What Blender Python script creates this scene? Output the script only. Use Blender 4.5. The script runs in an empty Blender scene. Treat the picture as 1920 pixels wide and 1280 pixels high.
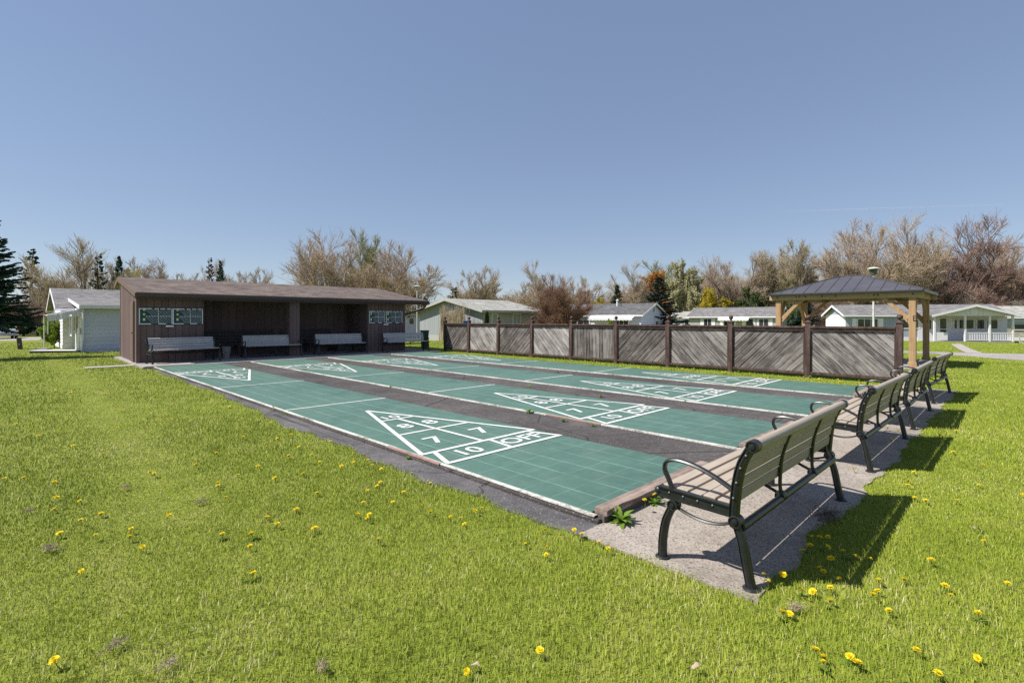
import bpy, math, random
import numpy as np
from mathutils import Vector, Matrix
R = math.radians
rnd = random.Random(7)
sc = bpy.context.scene
COL = sc.collection

# ------------------------------------------------------------------ helpers
class MB:
    """collects simple shapes, builds ONE mesh object"""
    def __init__(s):
        s.v, s.f, s.m = [], [], []
    def add(s, vs, fs, mi=0):
        o = len(s.v); s.v += [tuple(p) for p in vs]
        s.f += [tuple(o + i for i in q) for q in fs]; s.m += [mi] * len(fs)
    def box(s, x0, x1, y0, y1, z0, z1, mi=0, M=None):
        vs = [Vector((x, y, z)) for z in (z0, z1) for y in (y0, y1) for x in (x0, x1)]
        if M is not None: vs = [M @ v for v in vs]
        s.add(vs, [(0, 2, 3, 1), (4, 5, 7, 6), (0, 1, 5, 4), (2, 6, 7, 3), (0, 4, 6, 2), (1, 3, 7, 5)], mi)
    def bar(s, a, b, w, h, up=(0, 0, 1), mi=0):
        a, b = Vector(a), Vector(b); d = (b - a).normalized(); u = Vector(up)
        side = d.cross(u)
        if side.length < 1e-4: side = d.cross(Vector((1, 0, 0)))
        side.normalize(); u = side.cross(d).normalized()
        vs = []
        for p in (a, b):
            for i, j in ((-1, -1), (1, -1), (1, 1), (-1, 1)):
                vs.append(p + side * (i * w / 2) + u * (j * h / 2))
        s.add(vs, [(3, 2, 1, 0), (4, 5, 6, 7), (0, 1, 5, 4), (1, 2, 6, 5), (2, 3, 7, 6), (3, 0, 4, 7)], mi)
    def tube(s, pts, r, n=8, mi=0, flat=None):
        pts = [Vector(p) for p in pts]; k = len(pts)
        rs = r if isinstance(r, (list, tuple)) else [r] * k
        rings = []; prev = None
        for i, p in enumerate(pts):
            d = (pts[min(i + 1, k - 1)] - pts[max(i - 1, 0)]).normalized()
            if prev is None:
                u = d.orthogonal().normalized() if flat is None else (Vector(flat[0]) - d * d.dot(Vector(flat[0]))).normalized()
            else:
                u = (prev - d * d.dot(prev)).normalized()
            prev = u; w = d.cross(u)
            fs = 1.0 if flat is None else flat[1]
            rings.append([p + (u * math.cos(2 * math.pi * j / n) * fs + w * math.sin(2 * math.pi * j / n)) * rs[i] for j in range(n)])
        vs = [q for ring in rings for q in ring]; fc = []
        for i in range(k - 1):
            for j in range(n):
                fc.append((i * n + j, i * n + (j + 1) % n, (i + 1) * n + (j + 1) % n, (i + 1) * n + j))
        fc.append(tuple(reversed(range(n)))); fc.append(tuple((k - 1) * n + j for j in range(n)))
        s.add(vs, fc, mi)
    def lathe(s, prof, n=16, c=(0, 0, 0), mi=0, M=None):
        vs = []; k = len(prof)
        for r, z in prof:
            for j in range(n):
                a = 2 * math.pi * j / n
                p = Vector((r * math.cos(a), r * math.sin(a), z))
                if M is not None: p = M @ p
                vs.append(p + Vector(c))
        fc = []
        for i in range(k - 1):
            for j in range(n):
                fc.append((i * n + j, i * n + (j + 1) % n, (i + 1) * n + (j + 1) % n, (i + 1) * n + j))
        fc.append(tuple(reversed(range(n)))); fc.append(tuple((k - 1) * n + j for j in range(n)))
        s.add(vs, fc, mi)
    def prism(s, poly, a, b, mi=0):
        """poly: list of 3D points; extruded by vector from a to b offsets"""
        n = len(poly); a, b = Vector(a), Vector(b)
        vs = [Vector(p) + a for p in poly] + [Vector(p) + b for p in poly]
        fc = [tuple(reversed(range(n))), tuple(range(n, 2 * n))]
        for i in range(n):
            j = (i + 1) % n; fc.append((i, j, n + j, n + i))
        s.add(vs, fc, mi)
    def sphere(s, c, r, n=12, m=8, sz=1.0, mi=0):
        prof = [(max(1e-4, r * math.sin(math.pi * i / m)), -r * sz * math.cos(math.pi * i / m)) for i in range(m + 1)]
        s.lathe(prof, n, c, mi)
    def build(s, name, mats, parent=None, loc=None, rotz=None, smooth=False, bevel=0, fixn=True):
        me = bpy.data.meshes.new(name); me.from_pydata(s.v, [], s.f)
        if not isinstance(mats, (list, tuple)): mats = [mats]
        for m in mats: me.materials.append(m)
        if len(mats) > 1: me.polygons.foreach_set('material_index', s.m)
        if fixn:
            import bmesh
            bm = bmesh.new(); bm.from_mesh(me); bmesh.ops.recalc_face_normals(bm, faces=bm.faces); bm.to_mesh(me); bm.free()
        o = bpy.data.objects.new(name, me); COL.objects.link(o)
        if parent is not None: o.parent = parent
        if loc is not None: o.location = loc
        if rotz is not None: o.rotation_euler[2] = rotz
        if smooth:
            me.polygons.foreach_set('use_smooth', [True] * len(me.polygons))
            me.set_sharp_from_angle(angle=R(40))
        if bevel:
            b = o.modifiers.new('bevel', 'BEVEL'); b.width = bevel; b.segments = 2; b.limit_method = 'ANGLE'
        return o

def np_mesh(name, V, F, mats, mi=None, parent=None, smooth=False, colors=None):
    """fast mesh from arrays; F is (m,k)"""
    me = bpy.data.meshes.new(name); V = np.asarray(V, np.float32); F = np.asarray(F, np.int32)
    me.vertices.add(len(V)); me.vertices.foreach_set('co', V.ravel())
    m, k = F.shape
    me.loops.add(m * k); me.loops.foreach_set('vertex_index', F.ravel())
    me.polygons.add(m); me.polygons.foreach_set('loop_start', np.arange(0, m * k, k, dtype=np.int32))
    if not isinstance(mats, (list, tuple)): mats = [mats]
    for mm in mats: me.materials.append(mm)
    if mi is not None: me.polygons.foreach_set('material_index', np.asarray(mi, np.int32))
    if colors is not None:
        at = me.attributes.new('tint', 'FLOAT', 'FACE'); at.data.foreach_set('value', np.asarray(colors, np.float32))
    me.update(calc_edges=True)
    if smooth: me.polygons.foreach_set('use_smooth', [True] * m)
    o = bpy.data.objects.new(name, me); COL.objects.link(o)
    if parent is not None: o.parent = parent
    return o

def tag(o, label=None, cat=None, group=None, kind=None):
    if label: o['label'] = label
    if cat: o['category'] = cat
    if group: o['group'] = group
    if kind: o['kind'] = kind
    return o
def thing(name, label, cat, loc=(0, 0, 0), rotz=0, group=None):
    o = bpy.data.objects.new(name, None); o.empty_display_size = .2; COL.objects.link(o)
    o.location = loc; o.rotation_euler[2] = rotz
    return tag(o, label, cat, group)
def copy_tree(o, parent=None):
    c = o.copy(); COL.objects.link(c)
    if parent is not None: c.parent = parent
    for ch in list(o.children): copy_tree(ch, c)
    return c

# ------------------------------------------------------------------ materials
class NT:
    def __init__(s, name, rough=.7, spec=.3):
        s.m = bpy.data.materials.new(name); s.m.use_nodes = True
        s.t = s.m.node_tree; s.n = s.t.nodes; s.l = s.t.links
        s.b = s.n['Principled BSDF']; s.out = s.n['Material Output']
        s.b.inputs['Roughness'].default_value = rough
        s.b.inputs['Specular IOR Level'].default_value = spec
        s._co = None
    def N(s, t, **kw):
        x = s.n.new(t)
        for k, v in kw.items(): setattr(x, k, v)
        return x
    def put(s, val, sock):
        if hasattr(val, 'links') or isinstance(val, bpy.types.NodeSocket): s.l.new(val, sock)
        else: sock.default_value = val
    def co(s, kind='Object'):
        if s._co is None: s._co = s.N('ShaderNodeTexCoord')
        return s._co.outputs[kind]
    def pos(s): return s.N('ShaderNodeNewGeometry').outputs['Position']
    def map(s, vec, scale=(1, 1, 1), rot=(0, 0, 0)):
        x = s.N('ShaderNodeMapping'); s.l.new(vec, x.inputs[0]); x.inputs['Scale'].default_value = scale; x.inputs['Rotation'].default_value = rot
        return x.outputs[0]
    def noise(s, vec, scale, detail=4, rough=.6, dist=0):
        x = s.N('ShaderNodeTexNoise'); s.l.new(vec, x.inputs['Vector']); x.inputs['Scale'].default_value = scale
        x.inputs['Detail'].default_value = detail; x.inputs['Roughness'].default_value = rough; x.inputs['Distortion'].default_value = dist
        return x.outputs['Fac']
    def voro(s, vec, scale, out='Distance', feature='F1', rnd=1):
        x = s.N('ShaderNodeTexVoronoi', feature=feature); s.l.new(vec, x.inputs['Vector']); x.inputs['Scale'].default_value = scale
        x.inputs['Randomness'].default_value = rnd
        return x.outputs[out]
    def ramp(s, fac, stops, interp='LINEAR'):
        x = s.N('ShaderNodeValToRGB'); x.color_ramp.interpolation = interp; s.l.new(fac, x.inputs[0]); e = x.color_ramp.elements
        while len(e) < len(stops): e.new(.5)
        for el, (p, c) in zip(e, stops):
            el.position = p; el.color = (*c, 1) if not isinstance(c, (int, float)) else (c, c, c, 1)
        return x.outputs[0]
    def mix(s, fac, a, b, mode='MIX'):
        x = s.N('ShaderNodeMix', data_type='RGBA', blend_type=mode)
        s.put(fac, x.inputs[0])
        for v, i in ((a, 6), (b, 7)):
            if isinstance(v, tuple): x.inputs[i].default_value = (*v, 1)
            else: s.l.new(v, x.inputs[i])
        return x.outputs[2]
    def math(s, op, a, b=0.0, c=None):
        x = s.N('ShaderNodeMath', operation=op); s.put(a, x.inputs[0]); s.put(b, x.inputs[1])
        if c is not None: s.put(c, x.inputs[2])
        return x.outputs[0]
    def xyz(s, vec):
        x = s.N('ShaderNodeSeparateXYZ'); s.l.new(vec, x.inputs[0]); return x.outputs
    def color(s, c): s.put(c if not isinstance(c, tuple) else (*c, 1), s.b.inputs['Base Color']); return s
    def bump(s, h, strength=.3, dist=.01):
        x = s.N('ShaderNodeBump'); s.l.new(h, x.inputs['Height']); x.inputs['Strength'].default_value = strength; x.inputs['Distance'].default_value = dist
        s.l.new(x.outputs[0], s.b.inputs['Normal']); return s
    def translucent(s, col, amount):
        t = s.N('ShaderNodeBsdfTranslucent'); s.put(col if not isinstance(col, tuple) else (*col, 1), t.inputs[0])
        mx = s.N('ShaderNodeMixShader'); mx.inputs[0].default_value = amount
        s.l.new(s.b.outputs[0], mx.inputs[1]); s.l.new(t.outputs[0], mx.inputs[2]); s.l.new(mx.outputs[0], s.out.inputs[0]); return s

def mul(c, k): return tuple(min(1, x * k) for x in c)
def plain(name, c, rough=.6, spec=.3, var=.18, scale=6, bump=0, metal=0):
    """a paint / plastic / metal colour with slight unevenness"""
    t = NT(name, rough, spec); n = t.noise(t.co(), scale, 5)
    t.color(t.ramp(n, [(.3, mul(c, 1 - var)), (.7, mul(c, 1 + var))]))
    t.b.inputs['Metallic'].default_value = metal
    r = t.math('MULTIPLY_ADD', n, .25, rough - .12); t.l.new(r, t.b.inputs['Roughness'])
    if bump: t.bump(t.noise(t.co(), scale * 12, 3), bump, .004)
    return t.m

def wood_mat(name, dark, mid, light, ang=0.0, axis='X', stretch=14):
    """weathered boards: grain along a direction in the local XZ/YZ plane, per board shade"""
    t = NT(name, .85, .15)
    rot = (ang, 0, 0) if axis == 'X' else (0, ang, 0)
    v = t.map(t.co(), (1, 1, 1), rot)
    sx = (stretch, stretch, 1.1) if True else None
    v2 = t.map(v, (9, 9, .3))
    g = t.noise(v2, 4, 7, .72, .6)
    g2 = t.noise(v2, 14, 4, .7)
    isl = t.N('ShaderNodeNewGeometry').outputs['Random Per Island']
    fac = t.math('ADD', t.math('MULTIPLY_ADD', g, 1.25, -.22), t.math('MULTIPLY_ADD', isl, .22, -.10))
    fac = t.math('ADD', fac, t.math('MULTIPLY_ADD', g2, .75, -.375))
    blot = t.noise(t.co(), 2.6, 4)
    fac = t.math('ADD', fac, t.math('MULTIPLY_ADD', blot, .4, -.2))
    c = t.ramp(fac, [(.24, mul(dark, .95)), (.46, mid), (.80, light)])
    kn = t.voro(t.map(v, (5, 5, 3.2)), 1, 'Distance')
    kfac = t.ramp(kn, [(.06, 1.0), (.11, 0.0)])
    c = t.mix(t.math('MULTIPLY', kfac, .75), c, mul(dark, .7))
    t.color(c); t.bump(t.math('ADD', g, t.math('MULTIPLY', g2, .6)), .5, .006)
    return t.m

def shingle(name, a, b, cz=(1, 1, 1), sx=.9, sy=.145):
    t = NT(name, .92, .15)
    v = t.co()
    br = t.N('ShaderNodeTexBrick'); t.l.new(v, br.inputs['Vector'])
    br.inputs['Scale'].default_value = 1; br.inputs['Brick Width'].default_value = .32; br.inputs['Row Height'].default_value = sy
    br.inputs['Mortar Size'].default_value = .008; br.inputs['Mortar Smooth'].default_value = .2; br.inputs['Bias'].default_value = 0
    br.inputs['Color1'].default_value = (*a, 1); br.inputs['Color2'].default_value = (*b, 1); br.inputs['Mortar'].default_value = (*mul(a, .45), 1)
    n = t.noise(v, 1.2, 5); n2 = t.noise(v, 45, 3); n5 = t.noise(t.map(v, (1.6, 9, 3)), 1.7, 5, .75)
    c = t.mix(.4, br.outputs['Color'], t.ramp(n, [(.3, mul(a, .7)), (.7, mul(b, 1.2))]), 'MIX')
    c = t.mix(.35, c, t.ramp(n2, [(.35, .3), (.65, .95)]), 'OVERLAY')
    c = t.mix(.75, c, t.ramp(n5, [(.36, .16), (.62, .84)]), 'OVERLAY')
    t.color(c); t.bump(t.math('ADD', br.outputs['Fac'], t.math('MULTIPLY', n2, -.4)), -.5, .01)
    return t.m

M = {}
# lawn soil / thatch below and beyond the blades
t = NT('lawn_ground', .95, .1); p = t.pos()
n1 = t.noise(p, .35, 5); n2 = t.noise(p, 3.2, 5, .7); n3 = t.noise(p, 40, 4, .7)
c = t.ramp(n2, [(.3, (.11, .15, .016)), (.5, (.18, .22, .025)), (.72, (.27, .275, .07))])
c = t.mix(t.math('MULTIPLY', n1, .5), c, (.17, .20, .03))
c = t.mix(.6, c, t.ramp(n3, [(.3, .15), (.7, .85)]), 'OVERLAY')
t.color(c); t.bump(n3, .8, .03); M['ground'] = t.m

def grass_mat(name):
    t = NT(name, .6, .16); p = t.pos()
    at = t.N('ShaderNodeAttribute', attribute_name='tint').outputs['Fac']
    big = t.noise(p, .45, 4); mid = t.noise(p, 2.7, 4)
    f = t.math('ADD', t.math('MULTIPLY', at, .62), t.math('MULTIPLY_ADD', big, .75, -.185))
    f = t.math('ADD', f, t.math('MULTIPLY_ADD', mid, .5, -.26))
    c = t.ramp(f, [(.10, (.105, .162, .016)), (.36, (.232, .300, .026)), (.60, (.352, .398, .052)), (.80, (.48, .465, .15)), (.97, (.60, .54, .36))])
    t.color(c)
    g = t.N('ShaderNodeNewGeometry').outputs['Normal']   # blades shade mostly like the turf they form
    vm = t.N('ShaderNodeVectorMath', operation='MULTIPLY_ADD'); t.l.new(g, vm.inputs[0]); vm.inputs[1].default_value = (.55, .55, .55); vm.inputs[2].default_value = (0, 0, .75)
    vn = t.N('ShaderNodeVectorMath', operation='NORMALIZE'); t.l.new(vm.outputs[0], vn.inputs[0]); t.l.new(vn.outputs[0], t.b.inputs['Normal'])
    t.translucent(c, .2)
    return t.m
M['grass'] = grass_mat('grass_blades')

t = NT('court_tile', .55, .3); o = t.co(); X, Y, Z = t.xyz(o)
cell = t.math('FRACT', t.math('DIVIDE', X, .2955))
seam = t.math('LESS_THAN', cell, .034)
celly = t.math('FRACT', t.math('DIVIDE', Y, .2955)); seamy = t.math('LESS_THAN', celly, .024)
rib = t.math('FRACT', t.math('DIVIDE', Y, .0246)); ribx = t.math('FRACT', t.math('DIVIDE', X, .0246))
n1 = t.noise(o, .9, 5); n2 = t.noise(o, 6, 5, .7); n3 = t.noise(o, 60, 3)
c = t.ramp(n2, [(.25, (.058, .124, .094)), (.55, (.076, .150, .116)), (.8, (.100, .175, .140))])
c = t.mix(t.math('MULTIPLY', n1, .35), c, (.105, .170, .147))
breakup = t.ramp(t.noise(o, 2.1, 4), [(.36, .25), (.6, .95)])
c = t.mix(t.math('MULTIPLY', seam, breakup), c, (.24, .40, .33))
c = t.mix(t.math('MULTIPLY', seamy, t.math('MULTIPLY', breakup, .8)), c, (.18, .30, .25))
fl = t.math('MULTIPLY', t.math('LESS_THAN', t.voro(o, 9, 'Distance'), .035), t.math('GREATER_THAN', t.noise(o, 1.7, 2), .5))
c = t.mix(fl, c, (.5, .52, .45))
du = t.ramp(t.noise(o, 1.3, 7, .78), [(.48, 0.0), (.74, .5)])
c = t.mix(du, c, (.15, .19, .15))
sc_ = t.ramp(t.noise(t.map(o, (5, .35, 1)), 1.6, 6, .75), [(.55, 0.0), (.72, .4)]); c = t.mix(sc_, c, (.11, .16, .14)); st_ = t.ramp(t.noise(o, .45, 5, .7), [(.35, .45), (.5, 0.0)]); c = t.mix(st_, c, (.028, .075, .06))
t.color(c); t.bump(t.math('ADD', t.math('ADD', rib, ribx), t.math('MULTIPLY', seam, -2.0)), .15, .003)
M['court'] = t.m

def line_mat(name, c, wear=.5):
    t = NT(name, .6, .2); p = t.pos(); n = t.noise(p, 14, 6, .75); n2 = t.noise(p, 2.2, 4)
    f = t.math('ADD', n, t.math('MULTIPLY_ADD', n2, .5, -.25))
    t.color(t.ramp(f, [(.27, mul(c, .35)), (.27 + .3 * wear, mul(c, .82)), (.8, c)])); t.bump(n, .3, .004)
    return t.m
M['white_line'] = line_mat('white_court_paint', (.74, .75, .72), .55)
t = NT('worn_edge_paint', .7, .2); p = t.pos(); n = t.noise(p, 22, 6, .8); n2 = t.noise(p, 1.6, 4)
f = t.math('ADD', n, t.math('MULTIPLY_ADD', n2, .9, -.42))
t.color(t.ramp(f, [(.3, (.12, .11, .10)), (.42, (.36, .33, .29)), (.6, (.66, .64, .59))])); t.bump(n, .6, .008)
M['edge_paint'] = t.m
M['red_paint'] = line_mat('faded_red_paint', (.42, .27, .23), .8)

def asphalt(name, a, b, c3):
    t = NT(name, .9, .2); p = t.pos()
    n = t.noise(p, .7, 6, .65); ag = t.voro(p, 110, 'Color'); g = t.xyz(ag)[0]; n3 = t.noise(p, 9, 5, .7)
    c = t.ramp(t.math('ADD', n, t.math('MULTIPLY_ADD', n3, .5, -.25)), [(.3, a), (.55, b), (.78, c3)])
    c = t.mix(.28, c, t.ramp(g, [(.1, .25), (.9, .78)]), 'OVERLAY')
    sp = t.math('GREATER_THAN', g, .955); c = t.mix(t.math('MULTIPLY', sp, .4), c, (.34, .31, .28))
    lf = t.math('MULTIPLY', t.math('LESS_THAN', t.voro(p, 6.5, 'Distance'), .05), t.math('GREATER_THAN', t.noise(p, 1.1, 2), .5)); c = t.mix(lf, c, (.42, .36, .27))
    ck = t.voro(t.mix(.12, p, t.N('ShaderNodeTexNoise').outputs['Color']), .55, 'Distance', 'DISTANCE_TO_EDGE'); c = t.mix(t.math('MULTIPLY', t.math('LESS_THAN', ck, .005), .6), c, (.02, .018, .018))
    t.color(c); t.bump(t.math('ADD', t.voro(p, 110), n3), .6, .006); return t.m
M['asphalt'] = asphalt('old_asphalt', (.048, .044, .044), (.082, .073, .071), (.135, .118, .110))
M['strip'] = asphalt('path_asphalt', (.065, .062, .066), (.12, .112, .115), (.20, .18, .172))
M['road'] = asphalt('road_surface', (.26, .24, .225), (.33, .30, .285), (.38, .35, .33))

t = NT('aggregate_concrete', .9, .15); p = t.pos(); vc = t.voro(p, 105, 'Color'); a = t.xyz(vc)
n = t.noise(p, 1.4, 6, .7); n4 = t.noise(p, 8, 5, .7)
c = t.ramp(t.math('ADD', n, t.math('MULTIPLY_ADD', n4, .5, -.25)), [(.3, (.215, .185, .158)), (.55, (.31, .272, .236)), (.8, (.385, .342, .30))])
c = t.mix(.25, c, t.ramp(a[0], [(.05, .12), (.5, .52), (.95, .95)]), 'OVERLAY')
c = t.mix(t.math('GREATER_THAN', a[1], .93), c, (.13, .10, .085))
t.color(c); t.bump(t.math('ADD', t.voro(p, 105), n4), .35, .005); M['pad'] = t.m
t = NT('slab_concrete', .9, .15); p = t.pos(); n = t.noise(p, 1.1, 6, .7); n4 = t.noise(p, 25, 4, .7)
c = t.ramp(n, [(.3, (.21, .20, .19)), (.7, (.36, .33, .31))]); c = t.mix(.4, c, t.ramp(n4, [(.3, .3), (.7, .8)]), 'OVERLAY'); t.color(c); t.bump(n4, .4, .004); M['slab'] = t.m
M['pale_concrete'] = line_mat('pale_concrete', (.44, .39, .36), .5)

def bark_wood(name, a, b, c3, sc_=(2, 30, 30)):
    t = NT(name, .9, .15); v = t.map(t.co(), sc_); n = t.noise(v, 1, 7, .75, .4); n2 = t.noise(t.co(), 5, 4)
    c = t.ramp(t.math('ADD', n, t.math('MULTIPLY_ADD', n2, .4, -.2)), [(.3, a), (.5, b), (.75, c3)]); t.color(c); t.bump(n, .8, .01); return t.m
M['timber'] = bark_wood('weathered_timber', (.10, .075, .062), (.26, .195, .165), (.40, .32, .28))
M['timber_low'] = bark_wood('dark_timber', (.05, .042, .038), (.11, .092, .082), (.17, .145, .13))  # darker browns for the lower timbers and the step frame
M['gaz_wood'] = bark_wood('cedar_posts', (.30, .185, .095), (.40, .26, .145), (.47, .33, .20), (14, 14, .8))
M['gaz_beam'] = bark_wood('cedar_beam', (.34, .24, .15), (.43, .32, .21), (.50, .39, .27), (14, .8, 14))
t = NT('gazebo_metal_roof', .45, .4); n = t.noise(t.co(), 1.5, 4); t.color(t.ramp(n, [(.3, (.082, .078, .090)), (.7, (.108, .104, .116))])); t.b.inputs['Metallic'].default_value = .25; M['gaz_roof'] = t.m
M['black_iron'] = plain('black_cast_iron', (.016, .018, .018), .36, .5, .25, 18, .1)
M['slat'] = None
t = NT('bench_slat', .62, .25); v = t.map(t.co(), (1.2, 25, 25)); n = t.noise(v, 2, 5, .7); n2 = t.noise(t.co(), 3, 3)
c = t.ramp(t.math('ADD', n, t.math('MULTIPLY_ADD', n2, .3, -.15)), [(.3, (.31, .26, .21)), (.7, (.42, .355, .29))]); t.color(c); t.bump(n, .15, .002); M['slat'] = t.m
M['slat_grey'] = plain('faded_bench_slat', (.47, .445, .435), .6, .25, .1, 4)
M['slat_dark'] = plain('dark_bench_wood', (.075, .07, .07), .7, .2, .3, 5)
M['bolt'] = plain('steel_bolt', (.16, .16, .155), .4, .5, .1, 20, 0, .3)
def siding(name, c, var=.22):
    t = NT(name, .82, .2); v = t.map(t.co(), (6, 6, .7)); n = t.noise(v, 3, 6, .7); n2 = t.noise(t.co(), .8, 4)
    isl = t.N('ShaderNodeNewGeometry').outputs['Random Per Island']
    f = t.math('ADD', t.math('MULTIPLY', n, .5), t.math('ADD', t.math('MULTIPLY', n2, .3), t.math('MULTIPLY', isl, .30)))
    cc = t.ramp(f, [(.3, mul(c, 1 - var)), (.75, mul(c, 1 + var))]); t.color(cc); t.bump(n, .2, .003); return t.m
M['brown'] = siding('brown_siding', (.148, .102, .099))
M['brown_trim'] = siding('brown_trim', (.088, .064, .068), .15)
M['brown_fence'] = bark_wood('brown_fence_paint', (.040, .026, .024), (.080, .052, .047), (.15, .105, .095), (12, 12, 1.5))
M['lit_lip'] = plain('lit_lip_paint', (.42, .34, .32), .5, .4, .1, 4); M['door_brown'] = siding('brown_door', (.15, .105, .09), .15)  # first colour is paler than the gutter, painting in light on its lip
M['shingle_brown'] = shingle('brown_shingles', (.075, .058, .052), (.165, .130, .116))
M['shingle_grey'] = shingle('grey_shingles', (.11, .106, .108), (.21, .20, .197))
M['shingle_dark'] = shingle('charcoal_shingles', (.07, .07, .075), (.13, .128, .13))
M['shingle_light'] = shingle('light_shingles', (.22, .22, .20), (.34, .33, .30))
M['soffit'] = plain('lit_soffit', (.36, .33, .17), .8, .1)  # yellowish tone carries the light on the rear overhang's underside
def vinyl(name, c): return siding(name, c, .07)
M['white_v'] = vinyl('white_siding', (.73, .70, .77)); M['blue_v'] = vinyl('pale_blue_siding', (.62, .62, .77)); M['mint_v'] = vinyl('pale_mint_siding', (.60, .61, .61))
M['grey_v'] = vinyl('grey_siding', (.30, .315, .335)); M['tan_v'] = vinyl('tan_siding', (.42, .37, .30)); M['olive_v'] = vinyl('sage_siding', (.38, .375, .35)); M['steel_v'] = vinyl('blue_grey_siding', (.36, .39, .48))
M['white'] = plain('white_paint', (.77, .745, .79), .5, .3, .06, 3)
t = NT('window_glass', .08, .6); t.color(t.ramp(t.noise(t.co(), 1.3, 2), [(.35, (.018, .022, .026)), (.7, (.07, .08, .085))])); M['glass'] = t.m
M['car'] = plain('white_car_paint', (.72, .73, .75), .22, .6, .02, 1); M['tyre'] = plain('tyre_rubber', (.02, .02, .02), .8, .2); M['rim'] = plain('alloy_rim', (.5, .5, .5), .3, .5, .05, 5, 0, .8); M['red_lens'] = plain('red_lens', (.35, .02, .02), .2, .5)
M['board'] = plain('score_board_face', (.025, .065, .075), .5, .3, .2, 5); M['yellow'] = plain('pale_yellow_paint', (.62, .66, .28), .6, .2)
M['green_plastic'] = plain('dark_green_plastic', (.015, .065, .035), .5, .4); M['blue_plastic'] = plain('blue_plastic', (.02, .12, .42), .5, .4); M['bucket'] = plain('grey_bucket', (.20, .19, .18), .7, .3)
M['lamp_green'] = plain('lamp_green', (.07, .09, .08), .5, .4); M['pole_white'] = plain('pale_pole', (.60, .60, .58), .5, .3)
M['reed'] = bark_wood('dry_reed', (.22, .17, .11), (.38, .31, .21), (.50, .42, .30), (20, 20, 2))
def leafm(name, a, b, tr=.35, rough=.6, sc_=.9):
    t = NT(name, rough, .25); isl = t.N('ShaderNodeNewGeometry').outputs['Random Per Island']; n = t.noise(t.co(), sc_, 3)
    f = t.math('ADD', t.math('MULTIPLY', isl, .6), t.math('MULTIPLY_ADD', n, .8, -.2)); c = t.ramp(f, [(.15, a), (.85, b)]); t.color(c); t.translucent(c, tr); return t.m
def barkm(name, a, b):
    t = NT(name, .95, .1); n = t.noise(t.co(), 2.5, 5); t.color(t.ramp(n, [(.3, a), (.7, b)])); return t.m
M['bark_grey'] = barkm('grey_bark', (.15, .125, .105), (.29, .25, .21)); M['twig_bark'] = barkm('pale_twig_bark', (.35, .265, .195), (.53, .415, .31)); M['bark_dark'] = barkm('dark_bark', (.06, .05, .045), (.13, .11, .095))
M['twig_tan'] = leafm('tan_buds', (.40, .32, .20), (.62, .51, .34)); M['twig_olive'] = leafm('olive_buds', (.34, .33, .18), (.53, .50, .29))
M['twig_grey'] = leafm('grey_twigs', (.33, .28, .225), (.52, .45, .365)); M['twig_red'] = leafm('red_buds', (.32, .215, .18), (.48, .335, .285)); M['twig_rust'] = leafm('rust_leaves', (.24, .13, .095), (.43, .26, .19))
M['leaf_yellow'] = leafm('yellow_leaves', (.33, .27, .02), (.55, .44, .04)); M['leaf_green'] = leafm('spring_leaves', (.25, .27, .12), (.42, .42, .21)); M['leaf_orange'] = leafm('orange_leaves', (.34, .15, .04), (.52, .26, .06))
M['leaf_bright'] = leafm('bright_green_leaves', (.14, .24, .02), (.36, .46, .05)); M['leaf_dkgreen'] = leafm('green_leaves', (.06, .10, .03), (.13, .17, .055))
M['needle_dark'] = leafm('dark_needles', (.032, .075, .056), (.105, .17, .125), .15); M['needle_blue'] = leafm('blue_needles', (.045, .07, .058), (.115, .15, .125), .15); M['needle_green'] = leafm('green_needles', (.035, .055, .022), (.095, .125, .05), .15); M['needle_brown'] = leafm('brown_needles', (.08, .06, .045), (.17, .13, .10), .15)
M['dand'] = leafm('dandelion_petals', (.78, .60, .01), (.92, .76, .03), .2); M['stem'] = leafm('flower_stem', (.14, .20, .06), (.22, .28, .09), .2); M['weed'] = leafm('weed_leaf', (.09, .19, .02), (.24, .36, .05), .4, .5, 8)
M['dryleaf'] = leafm('dry_leaf', (.27, .20, .14), (.46, .38, .28), .1, .8, 20)
# ------------------------------------------------------------------ terrain
def sstep(a, b, x): 
    t = np.clip((x - a) / (b - a), 0, 1); return t * t * (3 - 2 * t)
def gz(x, y):
    d = np.hypot(np.asarray(x, float) - 6, np.asarray(y, float) - 7)
    return -.06 - .25 * sstep(14, 31, d) - .20 * sstep(31, 62, d)
def g1(x, y): return float(gz(x, y))
rad = [0, 4, 8, 11, 13] + list(np.arange(14, 64, 2.0)) + [70, 85, 110, 160, 260, 500, 1000, 2200]
NA = 120; V = [(6, 7, -.06)]; F = []
for i, r in enumerate(rad[1:]):
    for j in range(NA):
        a = 2 * math.pi * j / NA; x, y = 6 + r * math.cos(a), 7 + r * math.sin(a); V.append((x, y, g1(x, y)))
mb = MB(); fs = [(0, 1 + j, 1 + (j + 1) % NA) for j in range(NA)]
for i in range(len(rad) - 2):
    for j in range(NA):
        a, b = 1 + i * NA + j, 1 + i * NA + (j + 1) % NA; fs.append((a, a + NA, b + NA, b))
mb.add(V, fs); g = mb.build('lawn', M['ground'], smooth=True); tag(g, kind='structure')

def ribbon(name, pts, mat, lift=.012, thick=None):
    """a sheet following the ground: pts = list of (left xy, right xy)"""
    mb = MB(); vs = []; fs = []; n = 7
    for a, b in pts:
        for k in range(n):
            x = a[0] + (b[0] - a[0]) * k / (n - 1); y = a[1] + (b[1] - a[1]) * k / (n - 1); vs.append((x, y, g1(x, y) + lift))
    for i in range(len(pts) - 1):
        for k in range(n - 1):
            q = i * n + k; fs.append((q, q + 1, q + n + 1, q + n))
    mb.add(vs, fs); return tag(mb.build(name, mat), kind='structure')

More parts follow.
